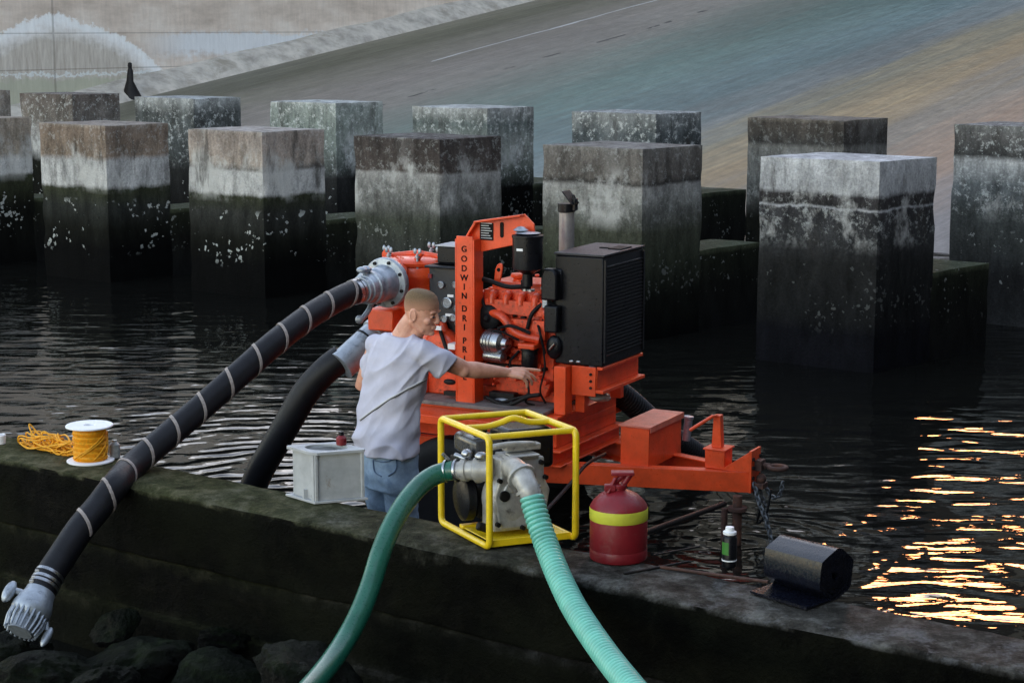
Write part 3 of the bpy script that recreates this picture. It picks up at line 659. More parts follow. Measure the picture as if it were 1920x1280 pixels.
# chains
def chain(m,pts,r=.0045,link=.028):
    P=resample(smoothpath(pts,10),link*.72); fr=frames(P)
    for i,(p,(t,a,b)) in enumerate(zip(P,fr)):
        s_=a if i%2 else b; lp=[]
        for k in range(12):
            g=2*math.pi*k/12; lp.append(p+t*math.cos(g)*link*.5+s_*math.sin(g)*link*.3)
        m.tube(lp,r,6,closed=True)
m=MB(); chain(m,[(.0,-.03,.32),(.04,-.05,.22),(.09,-.06,.12),(.13,-.07,-.02),(.15,-.08,-.14)],.006,.04); tb(m,'safety_chain','darkgalv')
m=MB(); chain(m,[(.0,.08,.33),(.07,.07,.24),(.12,.06,.26),(.14,.05,.34)],.0055,.034); chain(m,[(.0,.03,.29),(.05,.03,.18),(.06,.02,.08)],.0055,.034); tb(m,'safety_chain','darkgalv')
m=MB(); m.tube(smoothpath([(-.02,.0,.28),(.03,-.02,.2),(.02,-.03,.1),(.07,-.02,.16),(.09,0,.3)],8),.007); tb(m,'brake_cable','blackmatte')
# tool box on the tongue
m=MB(); m.bb((-.78,-.17,.375),(-.60,.31,.612)); tbx=tb(m,'tool_box','orange',bev=.003)
m=MB(); m.bb((-.79,-.18,.614),(-.59,.32,.626)); m.bb((-.59,-.178,.59),(-.586,.318,.626)); tb(m,'lid',surf('faded_orange_lid',(.70,.19,.12),.4,var=.3,scale=8,coat=.2),tbx,bev=.002)
# jack
m=MB(); m.bb((-.30,-.05,.395),(-.18,.075,.50)); m.bb((-.31,-.06,.502),(-.17,.085,.512)); m.prism([(-.275,.512),(-.215,.512),(-.225,.70),(-.265,.70)],(0,.01,0),(1,0,0),(0,0,1),.05)
jk=tb(m,'jack','orange',bev=.003)
m=MB(); m.tube([(-.245,-.03,.70),(-.25,-.07,.705),(-.36,-.14,.625)],.010); tb(m,'crank_handle','orange',jk)
jx=MTI@WZ(1380,1068,-.15)
m=MB(); m.cyl((jx.x,jx.y,-.15),(jx.x,jx.y,.285),.027); m.cyl((jx.x,jx.y,-.15),(jx.x,jx.y,-.135),.08); tb(m,'jack_leg','rust',jk)
m=MB(); m.lathe([(.035,0),(.055,.0),(.055,.02),(.035,.02)],org=(jx.x,jx.y,.20)); m.cyl((jx.x-.065,jx.y-.03,.0),(jx.x-.065,jx.y-.03,.21),.018); tb(m,'jack_collar','rust',jk)
# radiator housing
RD=(-1.17,-.86,-.25,.31)
m=MB(); m.bb((RD[0],RD[2],.965),(RD[1],RD[3],1.60)); rad=tb(m,'radiator_housing','black',bev=.008)
m=MB(); m.bb((RD[0]-.006,RD[2]-.006,1.602),(RD[1]+.006,RD[3]+.006,1.615)); tb(m,'top_plate',surf('dusty_black',(.03,.03,.034),.6,var=.5,scale=20),rad,bev=.003)
m=MB(); m.bb((-.96,.02,1.616),(-.875,.17,1.622)); m.bb((-.96,.05,1.616),(-1.03,.08,1.6215)); tb(m,'top_slot','letter',rad)
m=MB()
for k in range(26): m.box((RD[1]+.004,(RD[2]+RD[3])/2,1.03+k*.0205),(.010,.50,.008),rot=Matrix.Rotation(.5,3,'Y'))
m.bb((RD[1]+.001,RD[2]+.004,.99),(RD[1]+.012,RD[2]+.02,1.585)); m.bb((RD[1]+.001,RD[3]-.02,.99),(RD[1]+.012,RD[3]-.004,1.585))
tb(m,'grille','black',rad)
m=MB(); m.bb((-1.225,-.22,1.34),(-1.12,-.262,1.52)); m.prism([(-.045,-.08),(.06,-.08),(.06,.07),(.035,.105),(-.03,.105),(-.045,.05)],(-1.185,-.29,1.42),(1,0,0),(0,0,1),.06); m.bb((-1.215,-.31,1.15),(-1.125,-.255,1.31)); tb(m,'shroud_box','black',rad,bev=.012)
m=MB(); m.lathe([(.13,0),(.16,.01),(.17,.04),(.16,.05)],axis=(-1,0,0),org=(-1.172,.0,1.15),n=32); m.ball((-1.17,-.262,1.06),.07,sc=(.7,.3,1)); tb(m,'fan_shroud','black',rad)
for q in (-1.06,-1.015): m=MB(); m.ball((q,-.255,.985),.011,sc=(1.4,.6,.8)); tb(m,'rivet','chrome',rad)
m=MB(); m.bb((-1.135,-.33,.677),(-1.06,-.24,.962)); tb(m,'radiator_post','orange',bev=.004)
m=MB(); m.bb((-1.055,-.262,.79),(-.90,-.25,.962)); m.bb((-.9,-.262,.81),(-.85,.33,.83)); m.bb((-.9,-.25,.945),(-.86,.32,.963)); m.bb((-1.058,.28,.677),(-.99,.33,.962)); m.bb((-.905,-.25,.83),(-.895,.33,.945)); m.bb((-1.06,-.2,.677),(-1.0,-.14,.962))
br=tb(m,'radiator_bracket','orange',bev=.003)
for z in (.84,.88,.92): m=MB(); m.cyl((-.93,-.263,z),(-.93,-.27,z),.009,n=6); tb(m,'bolt','dark',br)
m=MB(); m.ball((-.95,-.1,.76),.05,sc=(1.2,1.6,.5)); m.ball((-1.02,.05,.72),.05,sc=(1.5,1,.5)); tb(m,'drain_hose','glass')
# engine
eng=MB(); eng.bb((-1.69,-.20,.84),(-1.20,.17,1.20)); eng.bb((-1.66,-.22,1.20),(-1.22,.15,1.365)); eng.bb((-1.74,-.16,.80),(-1.69,.2,1.34)); eng.bb((-1.55,-.13,.757),(-1.25,.13,.84)); eng.bb((-1.66,-.2,.86),(-1.62,.2,1.22)); eng.bb((-1.20,-.14,.9),(-1.165,.14,1.3))
eng.prism([(-.2,0),(.2,0),(.16,-.1),(-.16,-.1)],(-1.42,0,.84),(1,0,0),(0,0,1),.38)
for k in range(4): eng.cyl((-1.56+k*.1,-.17,1.02),(-1.56+k*.1,-.185,1.02),.03,n=16)
EN=tb(eng,'engine_block','orange_dirty',bev=.015,seg=3)
m=MB(); m.bb((-1.62,-.19,1.362),(-1.25,.06,1.415)); m.bb((-1.64,-.205,1.355),(-1.235,.08,1.375))
for q in (-1.53,-1.41,-1.29): m.cyl((q,-.01,1.43),(q,-.01,1.445),.016,n=6)
rc=tb(m,'rocker_cover','orange',EN,bev=.014,seg=3)
m=MB(); m.lathe([(.035,0),(.035,.012),(.028,.015),(.045,.022),(.05,.035),(.045,.045),(0,.047)],org=(-1.475,-.12,1.413)); tb(m,'filler_cap','orange',EN)
m=MB(); m.prism([(-.022,0),(.022,0),(.026,.10),(.018,.125),(-.0,.132),(-.018,.125),(-.026,.10)],(-1.575,-.21,1.395),(.93,0,.18),(.16,0,.98),.012); le=tb(m,'lifting_eye','orange',EN,bev=.003)
m=MB(); m.cyl((-1.56,-.218,1.485),(-1.56,-.2165,1.485),.012,n=16); tb(m,'eye_hole','letter',le)
m=MB(); m.bb((-1.62,-.27,1.235),(-1.24,-.2,1.315)); m.bb((-1.48,-.28,1.10),(-1.22,-.19,1.21))
for k in range(4): m.tube(smoothpath([(-1.58+k*.095,-.2,1.345),(-1.58+k*.095,-.25,1.34),(-1.58+k*.095,-.26,1.29)],5),.024,12)
m.tube(smoothpath([(-1.64,-.24,1.24),(-1.5,-.29,1.22),(-1.4,-.29,1.13),(-1.25,-.28,1.10)],6),.026)
m.tube(smoothpath([(-1.3,-.2,1.27),(-1.23,-.24,1.26),(-1.2,-.24,1.15)],6),.032); tb(m,'manifold','orange_dirty',EN,bev=.012)
m=MB()
m.tube(smoothpath([(-1.66,-.25,1.43),(-1.58,-.27,1.42),(-1.46,-.29,1.40),(-1.37,-.28,1.405)],6),.014,12); m.lathe([(.025,-.03),(.03,-.02),(.03,.03),(.0,.034)],org=(-1.345,-.28,1.415))
m.tube(smoothpath([(-1.52,-.30,1.15),(-1.42,-.32,1.175),(-1.30,-.31,1.14)],6),.010,10)
for (q0,q1,q2,r_) in (((-1.66,-.24,1.33),(-1.62,-.28,1.27),(-1.56,-.26,1.20),.009),((-1.25,-.26,1.31),(-1.30,-.29,1.25),(-1.33,-.29,1.16),.012),((-1.40,-.26,1.02),(-1.44,-.30,.95),(-1.40,-.27,.86),.008),((-1.68,-.22,1.02),(-1.66,-.28,.92),(-1.60,-.26,.84),.010),((-1.28,-.26,1.20),(-1.24,-.30,1.14),(-1.22,-.28,1.02),.008),((-1.62,-.30,1.10),(-1.5,-.33,1.14),(-1.38,-.30,1.09),.006)): m.tube(smoothpath([q0,q1,q2],6),r_,8)
m.tube(smoothpath([(-1.24,-.26,1.05),(-1.22,-.28,.93),(-1.25,-.28,.8),(-1.23,-.25,.72)],6),.006,8)
m.tube(smoothpath([(-1.18,-.2,1.33),(-1.23,-.25,1.22),(-1.27,-.25,1.17)],6),.016,10)
m.tube(smoothpath([(-1.34,-.27,.86),(-1.32,-.29,.78),(-1.35,-.27,.72),(-1.3,-.25,.70)],6),.007,8)
tb(m,'engine_hose','blackmatte',EN)
m=MB(); m.lathe([(.05,-.02),(.075,0),(.08,.02),(.08,.05),(.06,.065),(.02,.07),(.02,.09),(0,.09)],axis=(0,-1,0),org=(-1.60,-.22,1.205),n=24); tb(m,'belt_guard','blackmatte',EN,bev=.01)
m=MB(); m.lathe([(.03,0),(.070,.0),(.074,.02),(.074,.10),(.066,.125),(.04,.14),(.03,.165),(0,.17)],axis=(1,-.25,.0),org=(-1.60,-.28,1.065),n=24); m.lathe([(.028,0),(.032,.01),(.032,.14),(0,.15)],axis=(1,-.2,0),org=(-1.6,-.31,.985),n=16)
for k in range(3): m.lathe([(.0745,0),(.079,.003),(.079,.009),(.0745,.012)],axis=(1,-.25,0),org=(-1.585+k*.025,-.284-k*.006,1.065),n=24)
tb(m,'starter_motor','chrome',EN)
m=MB(); m.cyl((-1.315,-.29,1.05),(-1.315,-.29,1.035),.055,n=24); m.lathe([(.045,0),(.048,-.01),(.048,-.10),(.04,-.115),(0,-.118)],org=(-1.315,-.29,1.035)); of=tb(m,'oil_filter','black',EN)
m=MB(); m.bb((-1.37,-.34,1.045),(-1.26,-.17,1.078)); tb(m,'filter_mount','orange',EN,bev=.008)
m=MB(); rnd=random.Random(4)
for k in range(46):
    x=rnd.uniform(-1.68,-1.22);z=rnd.uniform(.80,1.34); m.cyl((x,-.19,z),(x,-.228-rnd.random()*.03,z),rnd.uniform(.008,.018),n=6 if k%2 else 12)
for k in range(16):
    x=rnd.uniform(-1.64,-1.24);z=rnd.uniform(.82,1.32); m.box((x,-.225,z),(rnd.uniform(.03,.09),.05,rnd.uniform(.02,.06)))
m.lathe([(.05,0),(.07,.02),(.07,.05),(.03,.06),(0,.06)],axis=(0,-1,0),org=(-1.25,-.17,1.13),n=24)
m.lathe([(.03,0),(.05,.01),(.05,.06),(.02,.07),(0,.07)],axis=(0,-1,0),org=(-1.44,-.17,1.16),n=24)
tb(m,'engine_fitting','orange_dirty',EN,bev=.006)
m=MB(); rnd=random.Random(11)
for k in range(12):
    x=rnd.uniform(-1.64,-1.24);z=rnd.uniform(.86,1.30); m.box((x,-.215,z),(rnd.uniform(.03,.08),.05,rnd.uniform(.015,.045)))
m.bb((-1.66,-.24,1.12),(-1.22,-.19,1.128)); m.bb((-1.64,-.235,.905),(-1.24,-.19,.925)); tb(m,'engine_accessory','dark',EN,bev=.005)
m=MB(); m.bb((-1.235,-.29,1.29),(-1.20,-.22,1.40)); m.bb((-1.245,-.29,1.395),(-1.17,-.2,1.415)); tb(m,'thermostat_bracket','galv',EN,bev=.004)
for c_ in ((-1.345,-.28,1.45),(-1.335,-.30,1.385),(-1.30,-.30,1.385)): m=MB(); m.lathe([(.012,0),(.022,.0),(.022,.012),(.0,.014)],org=c_); tb(m,'hose_clip','chrome',EN)
m=MB(); m.tube([(-1.185,-.29,1.05),(-1.145,-.30,1.09)],.007); tb(m,'dipstick','chrome',EN)
m=MB(); m.ball((-1.50,-.26,.715),.03,sc=(2.4,.7,.5)); tb(m,'drain_cup','galv',EN)
m=MB(); m.bb((-1.60,-.27,.705),(-1.43,-.21,.76)); m.tube(smoothpath([(-1.6,-.30,.73),(-1.45,-.32,.70),(-1.32,-.31,.76),(-1.24,-.3,.78)],6),.012); m.tube([(-1.55,-.3,.69),(-1.3,-.3,.775)],.008); tb(m,'drain_line','dark',EN,bev=.006)
# air filter, exhaust
fx=-1.30; fy=-.345
m=MB(); m.lathe([(.03,-.09),(.03,-.02),(.06,.0),(.086,.01),(.088,.03),(.088,.19),(.092,.192),(.092,.205),(.05,.215),(0,.217)],org=(fx,fy,1.512),n=36); af=tb(m,'air_filter','black',EN)
m=MB(); m.box((fx-.005,fy-.089,1.64),(.04,.004,.014)); tb(m,'filter_label','white',af)
m=MB(); m.lathe([(.075,.0),(.0,.01)],org=(fx,fy,1.730),n=30); m.lathe([(.02,0),(.045,.012),(.02,.03),(0,.035)],org=(fx-.045,fy,1.732)); tb(m,'filter_cap','galv',af)
m=MB(); m.lathe([(.046,-.25),(.046,.30),(.042,.30),(.042,.2)],org=(-1.27,.1,1.51),n=24); ex_=tb(m,'exhaust_pipe',surf('dull_steel',(.36,.33,.31),.45,metal=.4,var=.3,scale=12))
m=MB(); m.lathe([(.052,0),(.054,.05),(.05,.05)],org=(-1.27,.1,1.815)); m.box((-1.245,.1,1.90),(.10,.10,.008),rot=Matrix.Rotation(.85,3,'Y')); m.tube([(-1.22,.1,1.83),(-1.205,.1,1.87),(-1.23,.1,1.915)],.010); m.box((-1.215,.1,1.86),(.02,.04,.07)); tb(m,'rain_cap','black',ex_,bev=.002)
# lettered post and lifting plate
m=MB(); m.bb((-1.775,-.36,.677),(-1.765,-.25,1.672)); m.bb((-1.765,-.36,.677),(-1.655,-.35,1.69)); m.bb((-1.655,-.36,.677),(-1.645,-.25,1.672)); m.bb((-1.80,-.38,.677),(-1.62,-.23,.69)); post=tb(m,'lifting_post','orange',bev=.003)
lp=dict(G=468,O=486.5,D=505,W=522,I=539,N=556); 
seq=[('G',468),('O',486.5),('D',504.5),('W',522),('I',539),('N',556),('D',580),('R',598),('I',615),('P',640),('R',656.5),('I',674),('M',691),('E',708)]
letters=MB()
for chr_,py in seq:
    # height on the post face
    r=ray(882,py); best=None
    vpl=-.362; O3=MTI@Vector((0,0,CZ)); D3=MTI.to_3x3()@r; t=(vpl-O3.y)/D3.y; z=(O3+D3*t).z
    Mx=Matrix(((1,0,0,-1.712),(0,0,-1,-.3615),(0,1,0,z+.15),(0,0,0,1)))
    text_mesh(chr_,.050,'letter','letter',post,Mx)
def tpt(px,py,v):
    O3=MTI@Vector((0,0,CZ)); D3=MTI.to_3x3()@ray(px,py); t=(v-O3.y)/D3.y; q=O3+D3*t; return (q.x,q.z)
poly=[tpt(px,py,-.27) for px,py in ((880,442),(897,413),(984,401),(1002,420),(1004,446),(960,460),(893,474),(880,474))]
m=MB(); m.prism(poly,(0,-.27,0),(1,0,0),(0,0,1),.014); m.prism([poly[1],poly[2],(poly[2][0],poly[2][1]-.012),(poly[1][0],poly[1][1]-.012)],(0,-.30,0),(1,0,0),(0,0,1),.06)
m.prism([poly[0],poly[1],(poly[1][0]+.01,poly[1][1]-.012),(poly[0][0]+.012,poly[0][1]-.004)],(0,-.295,0),(1,0,0),(0,0,1),.05)
lpz=tb(m,'lifting_plate','orange',post,bev=.003)
a0=tpt(900,417,-.279);a1=tpt(925,451,-.279); m=MB(); m.bb((a0[0],-.281,a1[1]),(a1[0],-.2785,a0[1])); lb=tb(m,'data_plate','letter',lpz)
m=MB()
for k in range(7): m.bb((a0[0]+.008,-.2825,a1[1]+.010+k*.0145),(a1[0]-.008-.01*(k%3),-.2815,a1[1]+.015+k*.0145))
tb(m,'plate_line','galv',lb)
s0=tpt(941,431,-.279); m=MB(); m.prism([(math.cos(t)*.012,math.sin(t)*.012+(.034 if math.sin(t)>0 else -.034)) for t in [2*math.pi*k/24 for k in range(24)]],(s0[0],-.2785,s0[1]),(1,0,0),(0,0,1),.004); tb(m,'grip_slot','letter',lpz)
# control panel with gauges
m=MB(); m.bb((-1.99,-.30,1.16),(-1.78,-.22,1.50)); m.bb((-1.985,-.18,1.0),(-1.80,-.05,1.45)); cpn=tb(m,'control_panel',surf('panel_grey',(.018,.019,.026),.4,var=.3),bev=.01)
m=MB(); m.bb((-2.0,-.34,1.485),(-1.78,-.05,1.50)); m.bb((-1.99,-.20,1.50),(-1.78,-.02,1.60)); tb(m,'panel_hood','black',cpn,bev=.012)
m=MB(); m.bb((-2.0,-.21,1.602),(-1.78,-.0,1.607)); tb(m,'hood_rim','galv',cpn)
for px,py,r in ((827,534,.022),(853,534,.020),(838,568,.034),(858,560,.022),(856,578,.020),(833,598,.022),(850,596,.022),(858,606,.018)):
    g=tpt(px,py,-.31); m=MB(); m.lathe([(r*.85,0),(r,0),(r,.016),(r*.86,.018),(r*.84,.010)],axis=(0,-1,0),org=(g[0],-.30,g[1]),n=24); ga=tb(m,'gauge','chrome',cpn)
    m=MB(); m.cyl((g[0],-.301,g[1]),(g[0],-.312,g[1]),r*.86,n=24); tb(m,'gauge_face','gaugeface',ga)
m=MB(); m.bb((-1.995,-.312,1.11),(-1.90,-.302,1.135)); m.bb((-1.87,-.312,1.20),(-1.82,-.302,1.215)); m.bb((-2.05,-.25,1.30),(-2.01,-.22,1.312)); m.bb((-1.855,-.312,1.315),(-1.815,-.302,1.33)); tb(m,'panel_label','white',cpn)
m=MB(); m.bb((-1.99,-.31,1.42),(-1.965,-.30,1.445)); tb(m,'warning_lamp','red',cpn)
m=MB(); m.bb((-1.84,-.34,1.005),(-1.79,-.26,1.04)); tb(m,'tag','white',cpn,bev=.003)
# bits between the panel and the post
m=MB(); m.tube([(-1.96,-.2,1.16),(-1.86,-.25,.95),(-1.80,-.2,.70)],.022); m.bb((-2.05,-.22,.70),(-1.82,.2,1.05)); m.tube([(-1.80,-.24,1.16),(-1.84,-.24,.99)],.018); m.lathe([(.06,0),(.12,.05),(.13,.12),(.1,.16),(0,.17)],axis=(0,-1,0),org=(-1.95,-.1,.98),n=24); tb(m,'pump_bearing_frame','orange_dirty',bev=.012)
m=MB(); m.bb((-1.88,-.32,.72),(-1.80,-.28,.745)); m.ball((-1.85,-.3,.80),.03,sc=(1.4,.6,.6)); m.tube(smoothpath([(-1.93,-.27,1.1),(-1.88,-.3,1.02),(-1.85,-.31,.95),(-1.87,-.3,.9)],6),.012); tb(m,'linkage','dark')
# separator / pump casing
px_,py_=-2.20,-.08
m=MB(); m.lathe([(.12,.80),(.15,.82),(.15,1.34),(.155,1.36),(.185,1.40),(.185,1.455),(.175,1.47)],org=(px_,py_,0),n=40)
m.lathe([(.155,-.02),(.155,.03),(.12,.03),(.12,.12)],axis=(-.66,-.70,.26),org=(-2.27,-.22,1.37),n=36)
m.bb((-2.40,-.34,1.08),(-2.22,-.12,1.21)); m.bb((-2.38,-.3,.70),(-2.05,.1,.98)); m.lathe([(.10,-.1),(.22,-.05),(.24,.06),(.12,.14)],axis=(0,-1,0),org=(-2.18,-.12,.98),n=36)
PU=tb(m,'pump_casing','orange',bev=.008)
m=MB(); m.lathe([(.19,1.472),(.195,1.49),(.18,1.505),(.1,1.52),(0,1.525)],org=(px_,py_,0),n=40); m.tube([(px_-.15,py_-.05,1.515),(px_,py_,1.535),(px_+.16,py_+.02,1.515)],.018); lid=tb(m,'casing_lid','orange',PU)
for k,(dx,dy) in enumerate(((-.16,-.10),(-.10,-.17),(.09,-.15),(.17,-.02),(.0,.17))):
    m=MB(); b=Vector((px_+dx,py_+dy,1.45)); m.tube([b,b+Vector((0,0,.10))],.008,10); m.lathe([(.015,0),(.015,.012),(0,.014)],org=b+Vector((0,0,.075)))
    m.ball(b+Vector((.016,0,.115)),.017,sc=(.7,.4,1.1)); m.ball(b+Vector((-.016,0,.115)),.017,sc=(.7,.4,1.1)); tb(m,'wing_nut','galv',lid)
m=MB(); m.prism([(-.02,0),(.02,0),(.018,.07),(.0,.085),(-.02,.06)],(px_-.15,py_-.12,1.48),(1,0,0),(0,0,1),.03); m.tube([(px_+.06,py_-.12,1.50),(px_+.12,py_-.14,1.56)],.016); tb(m,'lid_clamp','orange',lid)

# ------------------------------------------------------------ hoses of the trailer
def hose_path(pts,sub=10): return smoothpath(pts,sub)
H1=[WY(722,530,11.08),WY(690,540,10.92),WY(655,551,10.78),WY(612,573,10.62),WY(570,600,10.45),WY(510,647,10.22),WY(450,700,10.05),WY(385,757,9.9),WY(320,812,9.72),WY(250,872,9.48),WY(215,911,9.24),WY(185,950,9.14),WY(150,992,9.02),WY(118,1040,8.92),WY(95,1075,8.84),WY(75,1112,8.76)]
P=resample(hose_path(H1),.012)
root=empty('discharge_hose',(0,0,0),label='thick black hose with pale spiral stripes, running from the pump over the wall',cat='hose')
m=MB(); k0=18; m.tube(P[k0:],.0715,24); m.build('rubber_tube','hose',root,sharp=50)
def helix(P,k0,k1,r,pitch,width,phase=0,sgn=1,th=.0025):
    fr=frames(P); vs=[];fs=[]; s_=0; i0=None
    for i in range(k0,k1):
        s_+= (P[i]-P[i-1]).length; t,a,b=fr[i]; g=phase+sgn*2*math.pi*s_/pitch
        for dw in (-width/2,width/2):
            for rr in (r-.004,r+th):
                vs.append(P[i]+(a*math.cos(g)+b*math.sin(g))*rr+t*dw)
    n=(k1-k0)
    for i in range(n-1):
        A,B=i*4,(i+1)*4
        fs+= [(A+1,A+3,B+3,B+1),(A,A+1,B+1,B),(A+3,A+2,B+2,B+3)]
    return vs,fs
# finer path for the helix
PF=resample(hose_path(H1),.004); m=MB(); n_=len(PF)
vs,fs=helix(PF,70,int(n_-95),.0725,.215,.019,1.2,-1); m.add(vs,fs); m.build('spiral_stripe','stripe',root,sharp=60)
# upper coupling: galvanised flange cone
d0=(P[0]-P[10]).normalized(); fc=P[0]
m=MB(); m.lathe([(.0,.03),(.150,.03),(.152,.02),(.152,.0),(.147,-.008),(.112,-.014),(.106,-.03),(.104,-.07),(.106,-.11),(.100,-.125),(.094,-.13),(.094,-.15),(.101,-.155),(.101,-.185),(.092,-.19),(.086,-.235),(.078,-.24),(.078,-.27),(.0,-.27)],axis=d0,org=fc,n=40)
cp=m.build('flanged_coupling','galv',root,sharp=40)
q=d0.orthogonal().normalized(); q2=d0.cross(q)
for k in range(8):
    g=2*math.pi*(k+.3)/8; c=fc+(q*math.cos(g)+q2*math.sin(g))*.130; m=MB(); m.cyl(c-d0*.006,c-d0*.022,.011,n=6); m.build('flange_bolt','dark',cp)
c=fc-d0*.20
u_=Vector((0,0,1)); u_=(u_-d0*u_.dot(d0)).normalized(); v_=d0.cross(u_)
for sg in (1,):
    m=MB(); m.ball(c+u_*.115,.035,sc=(1,1,.6)); m.ball(c+u_*.118-d0*.045,.032,sc=(1,1,.6)); m.tube([c+u_*.08,c+u_*.12-d0*.02],.018); m.build('cam_lever','galv',cp)
m=MB(); m.tube(smoothpath([c+d0*.05-u_*.085,c-u_*.125+v_*.01,c-u_*.165-d0*.05,c-u_*.17-d0*.095],6),[.016+.0*k for k in range(19)],12); m.ball(c-u_*.17-d0*.09,.026,sc=(1,.6,1))
m.build('cam_lever','galv',cp)
m=MB(); t_=(P[22]-P[28]).normalized()
m.lathe([(.0735,0),(.0755,0),(.0755,.028),(.0735,.028)],axis=t_,org=P[24],n=36); m.lathe([(.0735,0),(.0755,0),(.0755,.028),(.0735,.028)],axis=t_,org=P[27],n=36); m.build('clamp_band','chrome',root)
# lower end: clamps and strainer
e=len(P)-1; ax=(P[e]-P[e-6]).normalized()
for k in range(3):
    j=e-4-int(k*2.6); t_=(P[j+1]-P[j-1]).normalized(); m=MB(); m.lathe([(.0722,0),(.0752,.001),(.0752,.016),(.0722,.017)],axis=t_,org=P[j],n=36)
    m.box(P[j]+Vector((-.05,-.055,.03)),(.02,.012,.016)); m.build('clamp_band','chrome',root)
o=P[e]-ax*.01
m=MB(); m.lathe([(.066,0),(.074,.005),(.076,.03),(.088,.06),(.098,.10),(.098,.125),(.088,.145),(.075,.16)],axis=ax,org=o,n=36)
u_=ax.orthogonal().normalized(); v_=ax.cross(u_)
for k in range(20):
    g=2*math.pi*k/20; r1=u_*math.cos(g)+v_*math.sin(g); m.tube([o+ax*.13+r1*.088,o+ax*.18+r1*.090,o+ax*.235+r1*.078],[.0075,.0075,.006],6)
m.cyl(o+ax*.12,o+ax*.235,.06,n=24)
stn=m.build('strainer','galv',root,sharp=40)
m=MB(); vd=(o-Vector((0,0,CZ))).normalized(); lft=vd.cross(ax).normalized(); lft=lft if lft.x<0 else -lft
m.ball(o+ax*.075+lft*.135,.038,sc=(.8,.7,1.6),rot=ax.to_track_quat('Z','Y').to_matrix()); m.tube([o+ax*.05+lft*.07,o+ax*.06+lft*.13],.016); m.build('strainer_ear','galv',stn); m=MB()
m.ball(o+ax*.20-lft*.125,.028,sc=(.8,.7,2.0),rot=ax.to_track_quat('Z','Y').to_matrix()); m.tube([o+ax*.11-lft*.08,o+ax*.17-lft*.11],.012)
m.build('strainer_ear','galv',stn)
# suction hose
H2=[WY(722,612,11.35),WY(700,632,11.3),WY(670,655,11.25),WY(640,672,11.22),WY(608,697,11.22),WY(574,735,11.24),WY(544,785,11.26),WY(515,835,11.3),WY(488,882,11.36),WY(468,930,11.45),WY(455,960,11.5)]
P=resample(hose_path(H2),.012)
root=empty('suction_hose',(0,0,0),label='plain black hose curving from the pump down into the water left of the man',cat='hose')
m=MB(); m.tube(P[28:],.086,24); m.build('rubber_tube','hose',root,sharp=50)
d0=(P[0]-P[10]).normalized(); m=MB(); m.lathe([(0,.05),(.10,.05),(.13,.04),(.13,.01),(.10,.0),(.098,-.05),(.104,-.06),(.104,-.085),(.094,-.09),(.092,-.38),(.0,-.38)],axis=d0,org=P[0],n=36); c2=m.build('steel_coupling','galv',root,sharp=40)
m=MB(); m.lathe([(.093,0),(.097,0),(.097,.012),(.093,.012)],axis=d0,org=P[0]-d0*.16,n=36); m.build('seal_ring','blackmatte',c2)
m=MB(); j=len(P)-16; fr=frames(P); t,a,b=fr[j]
for k in range(2): m.lathe([(.087,0),(.092,.0),(.092,.022),(.087,.022)],axis=t,org=P[j+k*5],n=30)
m.ball(P[j]+Vector((.10,-.02,-.02)),.035,sc=(1,.7,1)); m.build('strap','blackmatte',root)
# corrugated exhaust / drain hose on the far side
def corr(path,r,pitch,depth,n=20):
    P=resample(path,pitch/8); rr=[r-depth*.35+depth*1.35*abs(math.sin(math.pi*i/8))**.45 for i in range(len(P))]; m=MB(); m.tube(P,rr,n); return m
H3=[WY(1100,695,11.35),WY(1140,722,11.4),WY(1180,752,11.5),WY(1222,790,11.65),WY(1262,822,11.8),WY(1300,848,11.95),WY(1330,872,12.1),WY(1350,892,12.1)]
o=corr(hose_path(H3),.072,.024,.008).build('ribbed_hose','hose',sharp=80); tag(o,'black ribbed hose running behind the orange tool box into the water','hose')
p=WY(1290,795,11.1); m=MB(); m.lathe([(.025,-.1),(.025,.03),(.03,.035),(.03,.05),(0,.052)],org=p,n=16,axis=(.1,0,1)); m.build('hose_plug','galv',o)

# ------------------------------------------------------------ small pump in yellow cage
B0=Vector((-.10,8.044,.6)); a2=Vector((math.cos(R(21)),math.sin(R(21)),0)); a1=Vector((math.cos(R(118)),math.sin(R(118)),0))
LW,LD,HC=.415,.49,.515
SP=empty('water_pump',B0,0,label='small grey petrol water pump inside a yellow tube cage on the low wall',cat='pump')
SI=Matrix.Translation(-B0)
def cg(a,b,z): return B0+a2*a+a1*b+Vector((0,0,z))       # a: 0..LW to the right-back, b: 0..LD to the left-back
def sb(m,name,mat,parent=None,**k): return m.build(name,mat,parent or SP,inv=SI,**k)
def bentframe(pl,rad=.035,sub=6,closed=True):
    out=[]; n=len(pl)
    for i,p in enumerate(pl):
        p=Vector(p); a=Vector(pl[i-1]); b=Vector(pl[(i+1)%n])
        if not closed and i in (0,n-1): out.append(p); continue
        A=p+(a-p).normalized()*rad; Bq=p+(b-p).normalized()*rad
        for k in range(sub+1):
            t=k/sub; out.append((1-t)**2*A+2*t*(1-t)*p+t*t*Bq)
    return out
tr=.0155; e=.018
m=MB()
